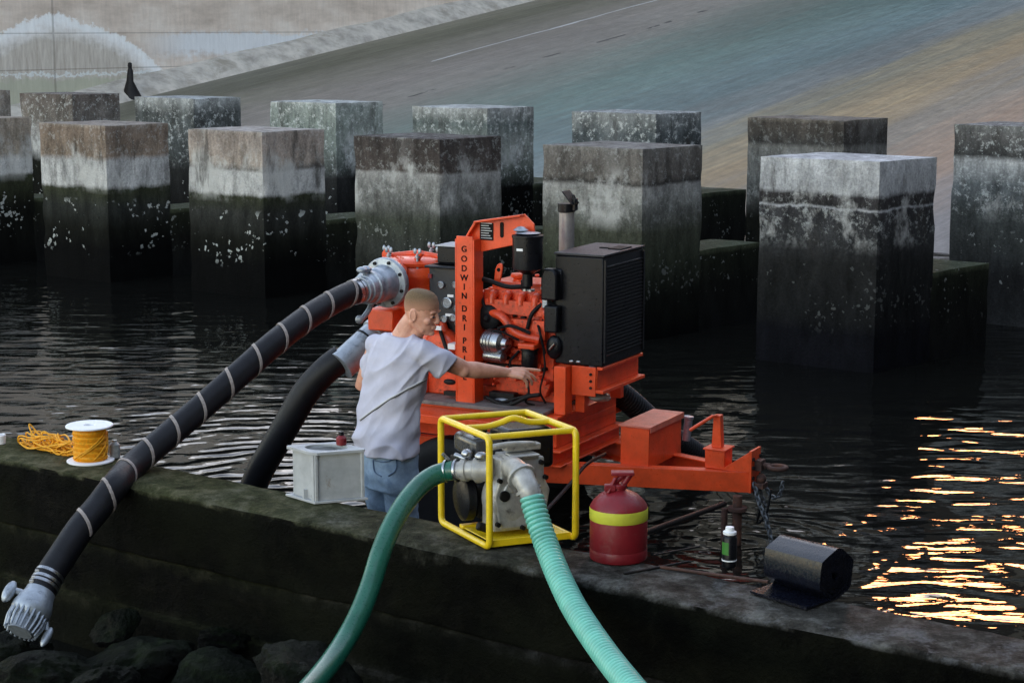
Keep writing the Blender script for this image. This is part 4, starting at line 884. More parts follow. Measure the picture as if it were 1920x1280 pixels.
# two end hoops (b=0 plane is right-front, b=LD plane left-back) and cross tubes
m.tube(bentframe([cg(0,0,e),cg(0,LD,e),cg(0,LD,HC),cg(0,0,HC)]),tr,14,closed=True)
m.tube(bentframe([cg(LW,0,e),cg(LW,LD,e),cg(LW,LD,HC),cg(LW,0,HC)]),tr,14,closed=True)
m.tube([cg(0,.02,HC),cg(LW,.02,HC)],tr*.95,14); m.tube([cg(0,LD-.02,HC),cg(LW,LD-.02,HC)],tr*.95,14)
m.tube(smoothpath([cg(0,.24,HC),cg(.10,.24,HC-.002),cg(.17,.235,HC+.012),cg(.23,.23,HC+.03),cg(.30,.235,HC+.008),cg(.36,.24,HC),cg(LW,.24,HC)],6),tr*.95,14)
cage=sb(m,'cage_frame','yellow',sharp=80)
m=MB()
def cbox(m,a0,a1_,b0,b1,z0,z1):
    vs=[cg(a,b,z) for a in(a0,a1_) for b in(b0,b1) for z in(z0,z1)]; m.add(vs,[(0,1,3,2),(4,6,7,5),(0,4,5,1),(2,3,7,6),(0,2,6,4),(1,5,7,3)])
cbox(m,.015,LW-.015,.015,.05,.012,.045); cbox(m,.015,LW-.015,.30,.335,.012,.045); cbox(m,.02,LW-.02,.05,.30,.03,.036); sb(m,'base_tray','yellow',bev=.004)
# casing
def cyl_c(m,c,ax,prof,n=30): m.lathe(prof,axis=ax,org=c,n=n)
out=-a1   # towards the camera-right-front
m=MB(); cc=cg(.19,.20,.20)
cyl_c(m,cc,out,[(.0,-.02),(.11,-.02),(.14,.0),(.148,.03),(.148,.075),(.135,.105),(.10,.125),(.045,.135),(0,.137)],36)
cbox(m,.09,.30,.07,.19,.25,.395); cbox(m,.06,.32,.08,.20,.06,.20); cbox(m,.12,.27,.06,.2,.385,.405)
m.prism([(-.10,-.15),(.11,-.15),(.14,.02),(.09,.12),(-.09,.12),(-.13,0)],cg(.19,.085,.22),a2,(0,0,1),.03)
cas=sb(m,'pump_casing','alu',bev=.012,seg=3)
m=MB(); cbox(m,.14,.27,.05,.14,.400,.412); m.prism([(-.03,-.02),(.03,-.02),(0,.03)],cg(.12,.065,.26),a2,(0,0,1),.012); sb(m,'top_cover',surf('bright_alloy',(.55,.54,.5),.35,metal=.3,var=.2),cas,bev=.006)
for (a_,z_) in ((.07,.10),(.31,.10),(.08,.30),(.30,.30),(.19,.075),(.10,.37),(.28,.37)): m=MB(); m.cyl(cg(a_,.07,z_),cg(a_,.052,z_),.012,n=6); sb(m,'casing_bolt','dark',cas)
for r_,c_ in ((.038,cg(.26,.062,.10)),(.025,cg(.10,.062,.23))):
    m=MB(); m.lathe([(r_*.8,0),(r_,.002),(r_,.012),(.0,.014)],axis=out,org=c_); sb(m,'drain_plug','dark',cas)
# engine behind
m=MB(); cbox(m,.10,.34,.21,.40,.07,.30); cyl_c(m,cg(.20,.40,.19),a1,[(.0,0),(.10,0),(.115,.01),(.11,.05),(.06,.06),(0,.06)]); cbox(m,.05,.12,.22,.36,.10,.24)
for k in range(7): cbox(m,.08,.36,.215,.39,.10+k*.022,.107+k*.022)
eg=sb(m,'engine','dark',bev=.008)
m=MB(); cbox(m,.03,.185,.22,.44,.365,.465); sb(m,'fuel_tank',surf('dark_grey_tank',(.05,.05,.052),.3,var=.3,coat=.3),eg,bev=.03,seg=4)
m=MB(); cbox(m,.20,.43,.22,.42,.30,.49); sb(m,'air_cleaner','black',eg,bev=.025,seg=4)
m=MB(); cbox(m,.13,.30,.10,.15,.42,.45); m.tube(smoothpath([cg(.06,.13,.44),cg(.14,.10,.455),cg(.24,.10,.45),cg(.3,.14,.43)],6),.014); sb(m,'choke_cover','alu',eg,bev=.006)
m=MB(); m.lathe([(.03,0),(.034,.003),(.034,.02),(.0,.024)],org=cg(.10,.30,.475)); sb(m,'fuel_cap','black',eg)
m=MB(); m.ball(cg(.0,.22,.40),.028,sc=(1,1,.8)); m.ball(cg(.03,.14,.40),.026,sc=(1.2,.8,.9)); m.tube([cg(-.02,.3,.38),cg(.03,.22,.36)],.012); sb(m,'bright_fitting','chrome',eg)
m=MB(); m.lathe([(.0,0),(.095,0),(.11,.012),(.11,.05),(.08,.065),(0,.067)],axis=-a2,org=cg(.06,.30,.18),n=30); sb(m,'recoil_starter','black',eg)
m=MB(); m.tube(smoothpath([cg(-.05,.36,.30),cg(-.02,.30,.33),cg(.02,.26,.34)],5),.018); cbox(m,.0,.06,.33,.40,.28,.36); m.cyl(cg(.0,.12,.09),cg(.05,.12,.07),.02); sb(m,'throttle_lever','dark',eg,bev=.006)
# ports
sp0=WY(905,880,8.20); sp1=WY(842,882,8.26)
m=MB(); ax=(sp1-sp0).normalized(); L=(sp1-sp0).length
m.lathe([(.05,-.05),(.055,.0),(.06,.01),(.06,.03),(.045,.04),(.045,.07),(.052,.075),(.052,.10),(.042,.105),(.042,L+.02),(0,L+.02)],axis=ax,org=sp0,n=28); sb(m,'inlet_port','alu',cas,sharp=40)
m=MB()
for q in (.55,.85): m.lathe([(.049,0),(.053,0),(.053,.010),(.049,.010)],axis=ax,org=sp0.lerp(sp1,q+.18),n=28)
m.tube([sp1+Vector((0,0,.05)),sp1+Vector((-.03,0,.08))],.008); sb(m,'hose_clamp','chrome',cas)
d0=WY(972,884,8.02); d1=WY(985,903,7.96); d2=WY(999,938,7.93)
m=MB(); m.tube(smoothpath([WY(958,874,8.12),d0,d1,WY(993,920,7.93),d2],6),[.05]*8+[.052]*4+[.048]*13,24); m.lathe([(.056,0),(.066,.002),(.066,.018),(.056,.02)],axis=(d1-d0),org=d0+(d1-d0)*.35,n=28); m.lathe([(.05,0),(.058,.002),(.058,.016),(.05,.018)],axis=(d2-d1),org=d1+(d2-d1)*.35,n=28); sb(m,'outlet_elbow','alu',cas,sharp=50)
m=MB(); ax=(d2-d1).normalized()
for q in (.0,.028): m.lathe([(.050,0),(.0535,0),(.0535,.016),(.050,.016)],axis=ax,org=d2-ax*q,n=28)
m.box(d2+Vector((.05,-.02,0)),(.02,.02,.02)); sb(m,'hose_clamp','chrome',cas)
# green hoses
H4=[WY(852,881,8.25),WY(835,884,8.26),WY(812,892,8.24),WY(785,912,8.18),WY(758,945,8.08),WY(735,985,7.98),WY(714,1035,7.88),WY(697,1090,7.8),WY(676,1145,7.7),WY(650,1195,7.6),WY(620,1240,7.45),WY(585,1283,7.25),WY(540,1330,7.0),WY(490,1375,6.8)]
m=MB(); m.tube(hose_path(H4),.0455,24); o=m.build('green_hose','green',sharp=50); tag(o,'smooth dark green hose arching left from the small pump and over the wall','hose')
H5=[WY(997,930,7.93),WY(1001,948,7.91),WY(1012,985,7.86),WY(1027,1028,7.78),WY(1047,1078,7.62),WY(1072,1130,7.42),WY(1103,1180,7.2),WY(1142,1235,6.95),WY(1182,1285,6.7),WY(1225,1335,6.45),WY(1270,1380,6.2)]
o=corr(hose_path(H5,14),.0465,.0235,.0085,24).build('ribbed_green_hose','teal',sharp=80); tag(o,'ribbed light teal hose dropping from the front of the small pump over the wall','hose')

# ------------------------------------------------------------ fuel can
cb=WZ(1160,1050,.6); cb.y+=.03; m=MB()
m.lathe([(.112,0),(.124,.006),(.1265,.014),(.1265,.05),(.1255,.052),(.1265,.055),(.1265,.236),(.124,.242),(.112,.262),(.085,.288),(.055,.303),(.03,.312),(.03,.325),(0,.325)],n=48)
fc_=empty('fuel_can',cb,0,label='round red metal fuel can with a yellow band standing on the wall',cat='fuel can')
m.build('can_body','red',fc_,sharp=40)
m=MB(); m.lathe([(.1270,.182),(.1282,.184),(.1282,.232),(.1270,.234)],n=48); m.build('yellow_band','band',fc_,sharp=40)
m=MB(); A=lambda x,y,z:Vector((x,y,z))
m.tube([A(-.075,-.02,.27),A(-.03,-.01,.335),A(.03,.0,.385)],.012); m.box((.015,0,.385),(.10,.055,.016)); m.tube([A(.05,0,.382),A(.02,0,.335),A(.0,0,.31)],.014); m.tube([A(-.05,-.03,.30),A(-.015,-.02,.37)],.009); m.lathe([(.034,0),(.036,.02),(.0,.026)],org=(0,0,.318)); m.box((-.04,-.02,.325),(.05,.03,.03))
m.build('handle','red',fc_,bev=.004)
m=MB(); m.tube(smoothpath([A(.08,.02,.27),A(.115,.02,.26),A(.132,.03,.21),A(.133,.03,.17)],6),.005,8); m.build('bail_wire','dark',fc_)
# ------------------------------------------------------------ spray can
sb_=WZ(1367,1062,.6); sc_=empty('spray_can',sb_,0,label='black spray can with white cap and green label by the jack leg',cat='spray can')
m=MB(); m.lathe([(.029,0),(.032,.004),(.032,.13),(.026,.142),(.022,.146)],n=28); m.build('can_body','black',sc_)
m=MB(); m.lathe([(.0325,.03),(.0328,.03),(.0328,.036),(.0325,.036)],n=28); m.build('rim_band','white',sc_)
m=MB(); m.lathe([(.026,.145),(.029,.147),(.029,.158),(.02,.163),(.018,.178),(.0,.18)],n=24); m.build('cap','white',sc_)
m=MB(); vs=[];fs=[]
for k in range(9):
    g=R(-175+k*9); 
    for z in (.06,.115): vs.append((.0326*math.cos(g),.0326*math.sin(g),z))
for k in range(8): fs.append((2*k,2*k+2,2*k+3,2*k+1))
m.add(vs,fs); m.build('label','cangreen',sc_)
# ------------------------------------------------------------ rubber roll
rc_=WZ(1512,1112,.6); ax=Vector((.66,-.75,0)).normalized(); sd_=Vector((-.75,-.66,0)).normalized()
m=MB(); L=.30; prof=[]
turns=4.6; nn=150
for k in range(nn+1):
    t=k/nn; g=t*turns*2*math.pi; r=.022+.088*t; prof.append((math.cos(g)*r*1.04,math.sin(g)*r))
th=.0185
# align the end of the spiral to the bottom, then lead out flat
goff=-math.pi/2-turns*2*math.pi
pr=[]
for k in range(nn+1):
    t=k/nn; g=t*turns*2*math.pi+goff; r=.020+.088*t; gm=(g+.4)%(math.pi/3)-math.pi/6; r*=1+(math.cos(math.pi/6)/math.cos(gm)-.95)*1.15*t+.02*math.sin(2*g)*t; pr.append(Vector((math.cos(g)*r*1.05,math.sin(g)*r+.112)))
for k in range(1,7): pr.append(Vector((pr[nn].x+(.030*k)*1.0,.006+.002*math.sin(k))))
cen=rc_+Vector((0,0,0)); vs=[];fs=[]
C0=cen-ax*L/2
for i,p in enumerate(pr):
    q0=pr[max(i-1,0)];q1=pr[min(i+1,len(pr)-1)]; d=(q1-q0).normalized(); nrm=Vector((-d.y,d.x))
    for sgn in(-1,1):
        pp=p+nrm*th/2*sgn; 
        for l_ in (0,L): vs.append(C0+ax*l_+sd_*pp.x+Vector((0,0,max(pp.y,.004))))
for i in range(len(pr)-1):
    A_,B_=i*4,(i+1)*4
    fs+=[(A_,A_+1,B_+1,B_),(A_+2,B_+2,B_+3,A_+3),(A_,B_,B_+2,A_+2),(A_+1,A_+3,B_+3,B_+1)]
fs+=[(0,2,3,1),((len(pr)-1)*4,(len(pr)-1)*4+1,(len(pr)-1)*4+3,(len(pr)-1)*4+2)]
m.add(vs,fs); o=m.build('rubber_roll','rollrubber',sharp=40,disp=lambda c:.014*mnoise.noise(c*5)+.004*mnoise.noise(c*14)); tag(o,'rolled black rubber sheet with a loose flap, lying on the wall at right','rubber roll')
# ------------------------------------------------------------ steel stand
s0=WZ(590,946,.6); t2=Vector((math.cos(R(19)),math.sin(R(19)),0)); t1=Vector((math.cos(R(134)),math.sin(R(134)),0))
SS=empty('steel_stand',s0,0,label='white-painted welded steel box with square end plates, on the wall left of the man',cat='steel stand')
iv=Matrix.Translation(-s0)
def sg(a,b,z): return s0+t2*a+t1*b+Vector((0,0,z))
def pbox(m,a0,a1_,b0,b1,z0,z1):
    vs=[sg(a,b,z) for a in(a0,a1_) for b in(b0,b1) for z in(z0,z1)]; m.add(vs,[(0,1,3,2),(4,6,7,5),(0,4,5,1),(2,3,7,6),(0,2,6,4),(1,5,7,3)])
m=MB(); pbox(m,0,.27,0,.235,.002,.014); m.build('base_plate','wsteel',SS,inv=iv,bev=.002)
m=MB(); oc=[(0,0),(.27,0),(.27,.235),(0,.235)]
# top plate with a round hole
vs=[];n=40;cx,cy=.14,.12
for zz in (.245,.258):
    for k in range(n):
        g=2*math.pi*k/n; vs.append(sg(cx+.095*math.cos(g),cy+.085*math.sin(g),zz))
    for k in range(n):
        g=2*math.pi*k/n; c_,s_=math.cos(g),math.sin(g); f=1/max(abs(c_)/.135,abs(s_)/.118); vs.append(sg(.135+c_*f,.118+s_*f,zz))
fs=[]
for k in range(n):
    k2=(k+1)%n
    fs+=[(k,k2,n+k2,n+k),(2*n+k,3*n+k,3*n+k2,2*n+k2),(k,2*n+k,2*n+k2,k2),(n+k,n+k2,3*n+k2,3*n+k)]
m.add(vs,fs); m.build('top_plate','wsteel',SS,inv=iv)
m=MB(); pbox(m,.025,.245,.02,.03,.014,.245); pbox(m,.025,.245,.20,.21,.014,.245); pbox(m,.025,.035,.03,.20,.014,.245); pbox(m,.235,.245,.03,.20,.014,.245)
m.build('box_walls','wsteel',SS,inv=iv,bev=.002)
m=MB(); pbox(m,.245,.257,.008,.03,.014,.245); m.build('edge_lip','wsteel',SS,inv=iv,bev=.001); m=MB(); pbox(m,.012,.024,.008,.03,.014,.245); m.build('edge_lip','wsteel',SS,inv=iv,bev=.001)
m=MB(); pbox(m,.006,.012,.015,.035,.014,.245); pbox(m,.003,.025,.09,.10,.014,.06); m.build('weld_rib','wsteel',SS,inv=iv)
m=MB(); m.cyl(sg(.024,.06,.03),sg(.022,.06,.03),.008,n=10); m.build('drain_hole','letter',SS,inv=iv)
rb=sg(.235,.15,.258); m=MB(); m.lathe([(.022,0),(.026,.003),(.026,.035),(.016,.048),(.012,.05)],org=rb,n=20); ro=empty('red_bottle',rb,0,label='tiny red bottle with black cap on the steel stand, at the man\'s hip',cat='bottle')
m.build('bottle_body','red',ro,inv=Matrix.Translation(-rb)); m=MB(); m.lathe([(.014,.05),(.014,.068),(0,.07)],org=rb,n=16); m.build('bottle_cap','black',ro,inv=Matrix.Translation(-rb))
# ------------------------------------------------------------ spool and loose rope
so_=WZ(170,864,.6); SO=empty('rope_spool',so_,0,label='white spool wound with yellow rope, standing on the left end of the wall',cat='rope spool')
m=MB(); m.lathe([(0,0),(.123,0),(.126,.003),(.126,.008),(.12,.011),(.02,.011)],n=48); m.build('flange','white',SO)
m=MB(); m.lathe([(.02,.189),(.12,.189),(.126,.192),(.126,.197),(.123,.2),(.03,.2),(.03,.19),(0,.19)],n=48); m.build('flange','white',SO)
m=MB(); pf=[]
for k in range(32):
    z=.012+k*.0055; pf+= [(.086,z),(.0905+.003*math.sin(k*1.3),z+.00275)]
pf.append((.086,.188)); m.lathe(pf,n=40); rp_=random.Random(2)
for q in range(7):
    a0=rp_.uniform(-2.8,.0); n=14; z0,z1=rp_.uniform(.02,.06),rp_.uniform(.12,.185); pts=[]
    for k in range(n+1): g=a0+k/n*rp_.choice((1.6,1.6)); pts.append((.0935*math.cos(g),.0935*math.sin(g),z0+(z1-z0)*k/n))
    m.tube(pts,.0035,6)
m.build('wound_rope','rope',SO,sharp=80)
c0=WZ(88,842,.6); m=MB(); rr=random.Random(9)
wdir=WD
for q in range(34):
    L=rr.uniform(.05,.19); cc=c0+WD*rr.uniform(-.10,.17)+WN*rr.uniform(-.05,.05); pts=[]; ph=rr.uniform(0,6.28); hgt=rr.uniform(.02,.10); n=14
    w2=rr.uniform(.015,.045)
    for k in range(n):
        g=2*math.pi*k/n+ph; pts.append(cc+WD*L*math.cos(g)*.8+WN*w2*math.sin(g)*1.2+Vector((0,0,max(.004,hgt*.5+hgt*.55*math.sin(g*1.0+q)+.012*math.sin(3*g+q)))))
    m.tube(smoothpath(pts+[pts[0]],3)[:-1],.0042,6,closed=True)
for q in range(9):
    a=c0+WD*rr.uniform(-.05,.1)+WN*rr.uniform(-.04,.04)+Vector((0,0,rr.uniform(.01,.08))); b=so_+Vector((-.085*math.cos(q*.25),-.06+.02*q*.6,rr.uniform(.03,.15)))
    mid=a.lerp(b,.5)+Vector((0,0,rr.uniform(-.03,.03))); mid.z=max(mid.z,.606); m.tube(smoothpath([a,mid,b],6),.004,6)
o=m.build('rope_tangle','rope',sharp=80); tag(o,'loose tangle of yellow rope spilling left from the white spool','rope')
p=WZ(212,862,.6)+Vector((.0,.05,0)); m=MB(); m.lathe([(.02,0),(.028,.004),(.03,.04),(.028,.075),(.014,.09),(.014,.10),(0,.101)],org=p,n=20); o=m.build('clear_bottle','glass'); tag(o,'small grey translucent bottle just behind the yellow rope spool','bottle')
p=WZ(1,832,.6); m=MB(); m.lathe([(.022,0),(.028,.003),(.032,.05),(.028,.055),(.026,.01),(0,.01)],org=p,n=20); o=m.build('white_cup','white'); tag(o,'white cup at the left picture edge on the wall','cup')
# ------------------------------------------------------------ rods, sticks and dark pole
m=MB(); m.tube([WZ(1235,1062,.607),WZ(1440,1090,.607)],.007,8); o=m.build('rusty_rod','rust'); tag(o,'thin rusty rod lying along the wall between the can and the rubber roll','rod')
m=MB(); m.tube([WZ(1170,1075,.607),WZ(1292,1052,.607)],.006,8); o=m.build('stick','dark'); tag(o,'dark stick lying on the wall just right of the red can','stick')
m=MB(); m.tube([WZ(1225,1040,.612),WZ(1312,1024,.600)],.005,8); o=m.build('stick','dark'); tag(o,'shorter dark stick by the wall edge, behind the first one','stick')
m=MB(); m.tube([WY(1150,1020,8.3),WY(1358,944,10.1)],.016,12); o=m.build('dark_pole','letter'); tag(o,'dark steel pole slanting from behind the red can to the jack leg','pole')
m=MB(); m.tube(smoothpath([WY(1000,980,8.7),WY(1035,945,9.2),WY(1075,900,9.9),WY(1100,870,10.2),WY(1135,850,10.5)],6),.010,8); o=m.build('black_cable','blackmatte'); tag(o,'black cable sagging from the trailer frame behind the small pump','cable')

# ------------------------------------------------------------ the man
PR=empty('person',WZ(735,1190,-.15),0,label='man in grey T-shirt and pale jeans with cropped fair hair, pointing right across the engine',cat='person')
PR.location=(-.62,9.62,-.15); PI_=Matrix.Translation(-PR.location)
def pb(m,name,mat,parent=None,**k): return m.build(name,mat,parent or PR,inv=PI_,**k)
RR=Vector((.66,-.75,0)).normalized(); FF=Vector((.75,.66,0)).normalized()
def ctr(px,py): return WY(px,py,9.62)
hips=ctr(730,862); ground=-.15
# head
HC_=WY(791,585,9.58); hx=Vector((.90,-.38,-.19)).normalized(); hy=Vector((0,0,1)).cross(hx).normalized(); hz=hx.cross(hy).normalized()
HM=Matrix.Translation(HC_)@Matrix((hx,hy,hz)).transposed().to_4x4()@Matrix.Scale(.95,4)
HR=[(.121,.004,-.026,.014),(.117,.028,-.056,.036),(.108,.050,-.080,.053),(.092,.068,-.095,.065),(.065,.083,-.104,.074),(.035,.089,-.104,.077),(.012,.086,-.101,.076),(-.01,.083,-.094,.0735),(-.035,.083,-.082,.070),(-.06,.084,-.064,.064),(-.085,.083,-.040,.053),(-.103,.080,.000,.038),(-.115,.068,.030,.022)]
m=MB(); m.rings([((( f+b)/2,0,z),(1,0,0),(0,1,0),(f-b)/2,w_) for z,f,b,w_ in HR],36,HM,pw=2.25)
m.limb([(.082,0,.018),(.093,0,-.006),(.103,0,-.028)],[.010,.011,.013],12,HM); m.limb([(.088,0,-.036),(.102,0,-.034)],[.010,.011],12,HM)
for s in (-1,1):
    m.ball((.096,s*.012,-.035),.009,HM); m.ball((.076,s*.030,.019),.014,HM,sc=(1,1.5,.6)); m.ball((.062,s*.046,-.030),.022,HM,sc=(1,.9,.9)); m.ball((.078,s*.030,-.004),.011,HM,sc=(1,1.3,.8))
    m.limb([(.04,s*.046,-.085),(-.02,s*.058,-.055)],[.016,.018],10,HM)
    # ear
    er=[Vector((-.014+.016*math.cos(t)-.004*math.sin(t),s*(.078+.006*max(0,math.cos(t+2.6))),-.012+.030*math.sin(t))) for t in [2*math.pi*k/16 for k in range(16)]]
    m.tube(er,.0058,8,HM,closed=True); m.ball((-.012,s*.076,-.012),.02,HM,sc=(.85,.35,1.4))
m.limb([(.088,-.018,-.060),(.0945,0,-.059),(.088,.018,-.060)],[.0045,.0065,.0045],10,HM); m.limb([(.085,-.016,-.071),(.0925,0,-.0715),(.085,.016,-.071)],[.005,.0075,.005],10,HM)
m.ball((.076,0,-.100),.019,HM,sc=(1,1.2,.85))
# neck
nb=WY(757,632,9.62); nt_=HM@Vector((-.035,0,-.045))
m.limb([nt_,nt_.lerp(nb,.5)+Vector((-.006,0,0)),nb,nb+Vector((-.02,0,-.08))],[.056,.058,.066,.08],20); m.limb([HM@Vector((.0,0,-.07)),nb+Vector((.03,-.01,-.03))],[.045,.05],16)
# shoulders, arms
shR=WY(790,656,9.50); shL=WY(706,650,9.76)
m.limb([shR,nb+Vector((0,0,-.06)),shL],[.05,.06,.05],16)
elR=WY(871,692,9.60); wrR=WY(951,698,9.72); 
m.limb([shR,shR.lerp(elR,.5)+Vector((0,0,.0)),elR,elR.lerp(wrR,.25),elR.lerp(wrR,.6),wrR],[.054,.052,.044,.045,.036,.026],20)
m.ball(elR+Vector((-.005,-.02,-.005)),.036)
elL=WY(680,722,9.86); wrL=WY(735,735,10.05)
m.limb([shL,shL.lerp(elL,.5),elL,elL.lerp(wrL,.3),wrL],[.052,.048,.042,.042,.028],18)
# hands : origin at the wrist, f forward, s sideways (thumb side), n up
def hand(m,wr,f,s,fingers,thumb,scale=1.):
    f=f.normalized(); s=(s-f*s.dot(f)).normalized(); n=f.cross(s)
    if n.z<0: n=-n
    def L(a,b,c): return wr+(f*a+s*b+n*c)*scale
    # palm: five overlapping metacarpal limbs form a flat tapered slab
    kn=[(.088,.030,.004),(.092,.010,.006),(.088,-.010,.004),(.080,-.029,-.001)]
    for (a,b,c) in kn: m.limb([L(.0,b*.45,0),L(a*.5,b*.8,.003),L(a,b,c)],[.0145*scale,.0145*scale,.0115*scale],12)
    m.limb([L(.03,.0,-.006),L(.06,0,-.006)],[.020*scale,.018*scale],12)
    for (a,b,c),(angs,lens,spread) in zip(kn,fingers):
        p=L(a,b,c); ang=0; r=.0092*scale; pts=[p];
        for g,l in zip(angs,lens):
            ang+=R(g); d=(f*math.cos(ang)-n*math.sin(ang)+s*spread).normalized(); p=p+d*l*scale; pts.append(p)
        m.limb(pts,[r*1.06,r,r*.93,r*.8],10)
    tp=[L(*q) for q in thumb]; m.limb(tp,[.0125*scale,.0115*scale,.0105*scale,.0085*scale],10)
hf=Vector((1,.10,-.10)); hs=Vector((-.1,.75,.55))
hand(m,wrR,hf,hs,[((2,4,3),(.044,.026,.021),.08),((26,22,16),(.046,.028,.022),.0),((34,26,18),(.042,.027,.021),-.04),((42,28,18),(.034,.021,.018),-.12)],[(.018,.022,-.008),(.045,.040,-.022),(.068,.046,-.036),(.085,.044,-.046)],1.0)
hand(m,wrL,Vector((.7,.6,-.3)),Vector((-.5,.5,.4)),[((20,20,16),(.044,.026,.021),.05)]+[((30,26,18),(.044,.026,.021),0)]*3,[(.018,.022,-.008),(.045,.040,-.022),(.068,.046,-.036),(.085,.044,-.046)])
body=pb(m,'body','skin',remesh=.0034,smooth_it=5)
# nails on the pointing hand are too small to read; eyes
for s in (-1,1):
    m=MB(); m.ball((.0868,s*.031,-.003),.0085,HM,sc=(.7,1.4,.75)); pb(m,'eye','eye')
    m=MB(); m.limb([(.091,s*.016,.022),(.092,s*.030,.027),(.083,s*.046,.022)],[.004,.0045,.003],8,HM); pb(m,'eyebrow','hair')
# hair cap
hl=lambda x,z: z-(.030+.30*max(0,x) if x>.0 else .030+x*.25)
vs=[];fs=[];n=48;K=30; rings_=[]
def headr(z):
    for (z0,f0,b0,w0),(z1,f1,b1,w1) in zip(HR,HR[1:]):
        if z1<=z<=z0:
            t=(z0-z)/(z0-z1); return f0+(f1-f0)*t,b0+(b1-b0)*t,w0+(w1-w0)*t
    return HR[0][1:]
HZ=[.1209-.185*(i/K)**1.3 for i in range(K+1)]
for z in HZ:
    f,b,w_=headr(z); c=(f+b)/2;r=(f-b)/2
    for k in range(n):
        g=2*math.pi*k/n; cg_,sg_=math.cos(g),math.sin(g); p_=2/2.25
        x=c+math.copysign(abs(cg_)**p_,cg_)*(r); y=math.copysign(abs(sg_)**p_,sg_)*w_
        d=hl(x,z); th_=.0035*max(0,min(1,d/.05))+.0002 if d>-.02 else -.006
        nn_=Vector((x-c,y,(z-.02)*.8)).normalized(); vs.append((Vector((x,y,z))+nn_*th_,d,x))
for i in range(K):
    for k in range(n):
        k2=(k+1)%n; q=(i*n+k,i*n+k2,(i+1)*n+k2,(i+1)*n+k)
        if sum(vs[j][1]>-.024 for j in q)>=3: fs.append(q)
fs.append(tuple(range(n)))
m=MB(); m.add([HM@v[0] for v in vs],fs); fade=[max(0,min(1,(v[1]+.0)/.06)) for v in vs]
ha=m.build('hair','hair',PR,inv=PI_,sharp=180)
at=ha.data.attributes.new('fade','FLOAT','POINT')
for i,v in enumerate(ha.data.vertices): at.data[i].value=fade[i] if i<len(fade) else 1
# T-shirt
def tring(px,py,a_,b_,fw=0): return (ctr(px,py)+FF*fw,RR,FF,a_,b_)
T_=[tring(725,847,.202,.145),tring(725,825,.199,.143),tring(728,790,.193,.137),tring(732,760,.187,.132),tring(738,725,.190,.130),tring(743,695,.196,.130),tring(747,668,.198,.124),tring(750,648,.182,.112),tring(753,636,.140,.098),tring(757,626,.088,.084)]
m=MB(); m.rings(T_,40,None,2.3)
slR=WY(836,687,9.53); m.tube([shR+Vector((-.05,.02,-.02)),shR,shR.lerp(slR,.5)+Vector((0,0,-.002)),slR.lerp(shR,.1),slR+Vector((0,0,-.004))],[.070,.071,.072,.073,.074],24); 
m.prism([(0,0),(.13,-.03),(.06,-.15),(0,-.17)],shR+Vector((-.06,.0,-.02)),(1,0,0),(0,0,1),.06)
slL=WY(694,686,9.80); m.limb([shL+Vector((.03,-.01,-.01)),slL],[.074,.066],20)
m.limb([nb+Vector((-.01,0,-.040)),shR],[.064,.066],16); m.limb([nb+Vector((-.01,0,-.035)),shL],[.062,.066],16)
def wrinkle(c):
    q=c+Vector(PR.location)
    a_=mnoise.noise(Vector((q.x*6+q.z*5,q.y*5,q.z*13-q.x*9)))
    b_=mnoise.noise(Vector((q.x*16,q.y*14,q.z*9)))
    r_=1-abs(mnoise.noise(Vector((q.x*4+3,q.y*4,q.z*9-q.x*11))))
    f_=1-abs(mnoise.noise(Vector((q.x*2.2+q.z*2.6,q.y*2.5,q.z*3.4-q.x*5.0+7))))
    return .013*a_+.005*b_+.014*(r_-.75)+.012*(max(0,f_-.72)/.28)**2-.004
shirt=pb(m,'tshirt','shirt',remesh=.006,smooth_it=2,disp=wrinkle)
# open cuff of the right sleeve and collar
m=MB(); dR=(slR-shR).normalized(); pass
m=MB(); nd=(nt_-nb).normalized(); m.lathe([(.066,-.01),(.073,.0),(.069,.010),(.064,.006)],axis=nd,org=nb+Vector((-.004,0,-.018)),n=30); pb(m,'collar','shirt',shirt)
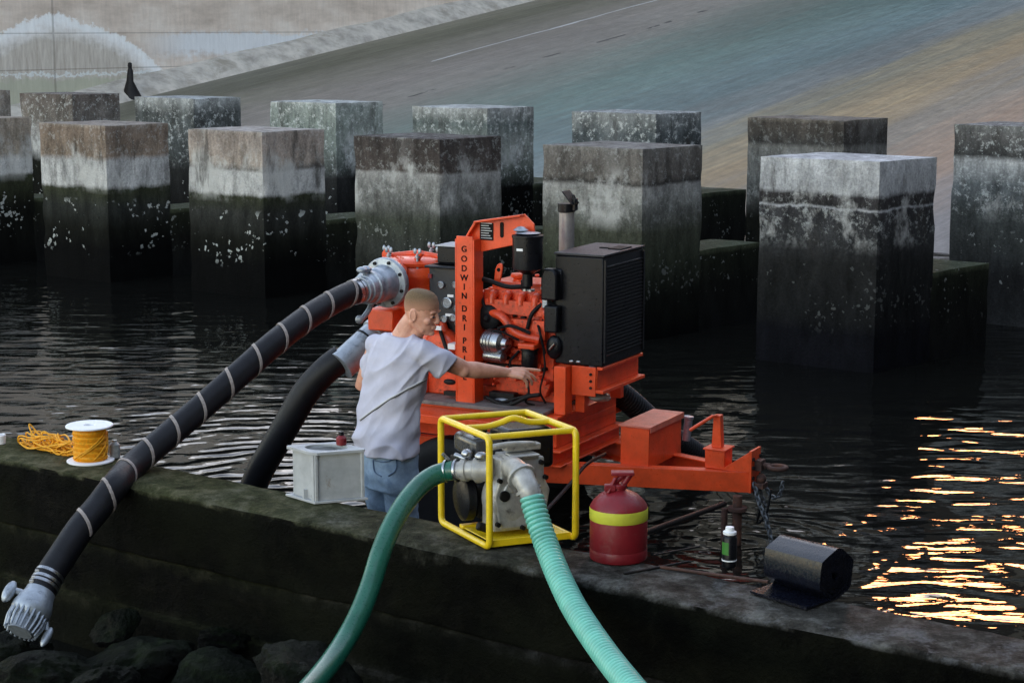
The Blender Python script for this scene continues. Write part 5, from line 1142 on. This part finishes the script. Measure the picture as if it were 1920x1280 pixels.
# cord across the back, laid on the shirt surface
bv=BVHTree.FromPolygons([Vector(v.co)+Vector(PR.location) for v in shirt.data.vertices],[tuple(p.vertices) for p in shirt.data.polygons])
def onshirt(px,py,off=.004):
    r=ray(px,py).normalized(); hit=bv.ray_cast(Vector((0,0,CZ)),r)
    return hit[0]+hit[1]*off if hit[0] else None
pts=[onshirt(676+ (806-676)*t, 786+(702-786)*t-8*math.sin(t*3.1)*.6+4*t) for t in [k/16 for k in range(17)]]; pts=[p for p in pts if p]
if len(pts)>3:
    m=MB(); m.tube(smoothpath(pts,4),.0045,8); pb(m,'shoulder_cord','cord')
    m=MB(); m.tube(smoothpath([p+Vector((.002,0,-.006)) for p in pts],4),.0025,8); pb(m,'cord_edge','cordgrey')
# jeans
m=MB(); W_=[(ctr(730,838),RR,FF,.165,.115),(ctr(730,862),RR,FF,.172,.125),(ctr(730,890),RR,FF,.178,.130),(ctr(731,912),RR,FF,.170,.122)]
m.rings(W_,32,None,2.4)
for s in (-1,1):
    h0=ctr(731,905)+RR*s*.085; kz=Vector((h0.x,h0.y,.28))+FF*.03; an=Vector((h0.x,h0.y,-.06))-FF*.02+RR*s*.02
    m.limb([h0,h0.lerp(kz,.5),kz,kz.lerp(an,.6),an],[.092,.088,.075,.070,.068],20)
def jw(c):
    q=c+Vector(PR.location); return .008*mnoise.noise(Vector((q.x*9,q.y*9,q.z*17+q.x*6)))+.006*(1-abs(mnoise.noise(Vector((q.x*7,q.y*5,q.z*10+q.x*8))))-.7)
je=pb(m,'jeans','denim',remesh=.008,smooth_it=3,disp=jw)
bv2=BVHTree.FromPolygons([Vector(v.co)+Vector(PR.location) for v in je.data.vertices],[tuple(p.vertices) for p in je.data.polygons])
def onj(px,py,off=.003):
    hit=bv2.ray_cast(Vector((0,0,CZ)),ray(px,py).normalized()); return hit[0]+hit[1]*off if hit[0] else None
for poly_ in ([(700,862),(722,866),(743,858)],[(700,862),(703,884),(716,893)],[(743,858),(742,880),(728,892)]):
    pts=[onj(*q) for q in poly_]
    if all(pts): m=MB(); m.tube(smoothpath(pts,5),.0035,6); pb(m,'pocket_seam',surf('seam',(.11,.17,.27),.9),je)
for s in (-1,1):
    b=ctr(731,905)+RR*s*.105; b.z=-.15; m=MB(); m.rings([(b+Vector((0,0,.0))+FF*.05,RR,FF,.05,.14),(b+Vector((0,0,.03))+FF*.05,RR,FF,.052,.143),(b+Vector((0,0,.08))+FF*.02,RR,FF,.050,.10),(b+Vector((0,0,.16))-FF*.02,RR,FF,.055,.06)],20); pb(m,'boot','boot')
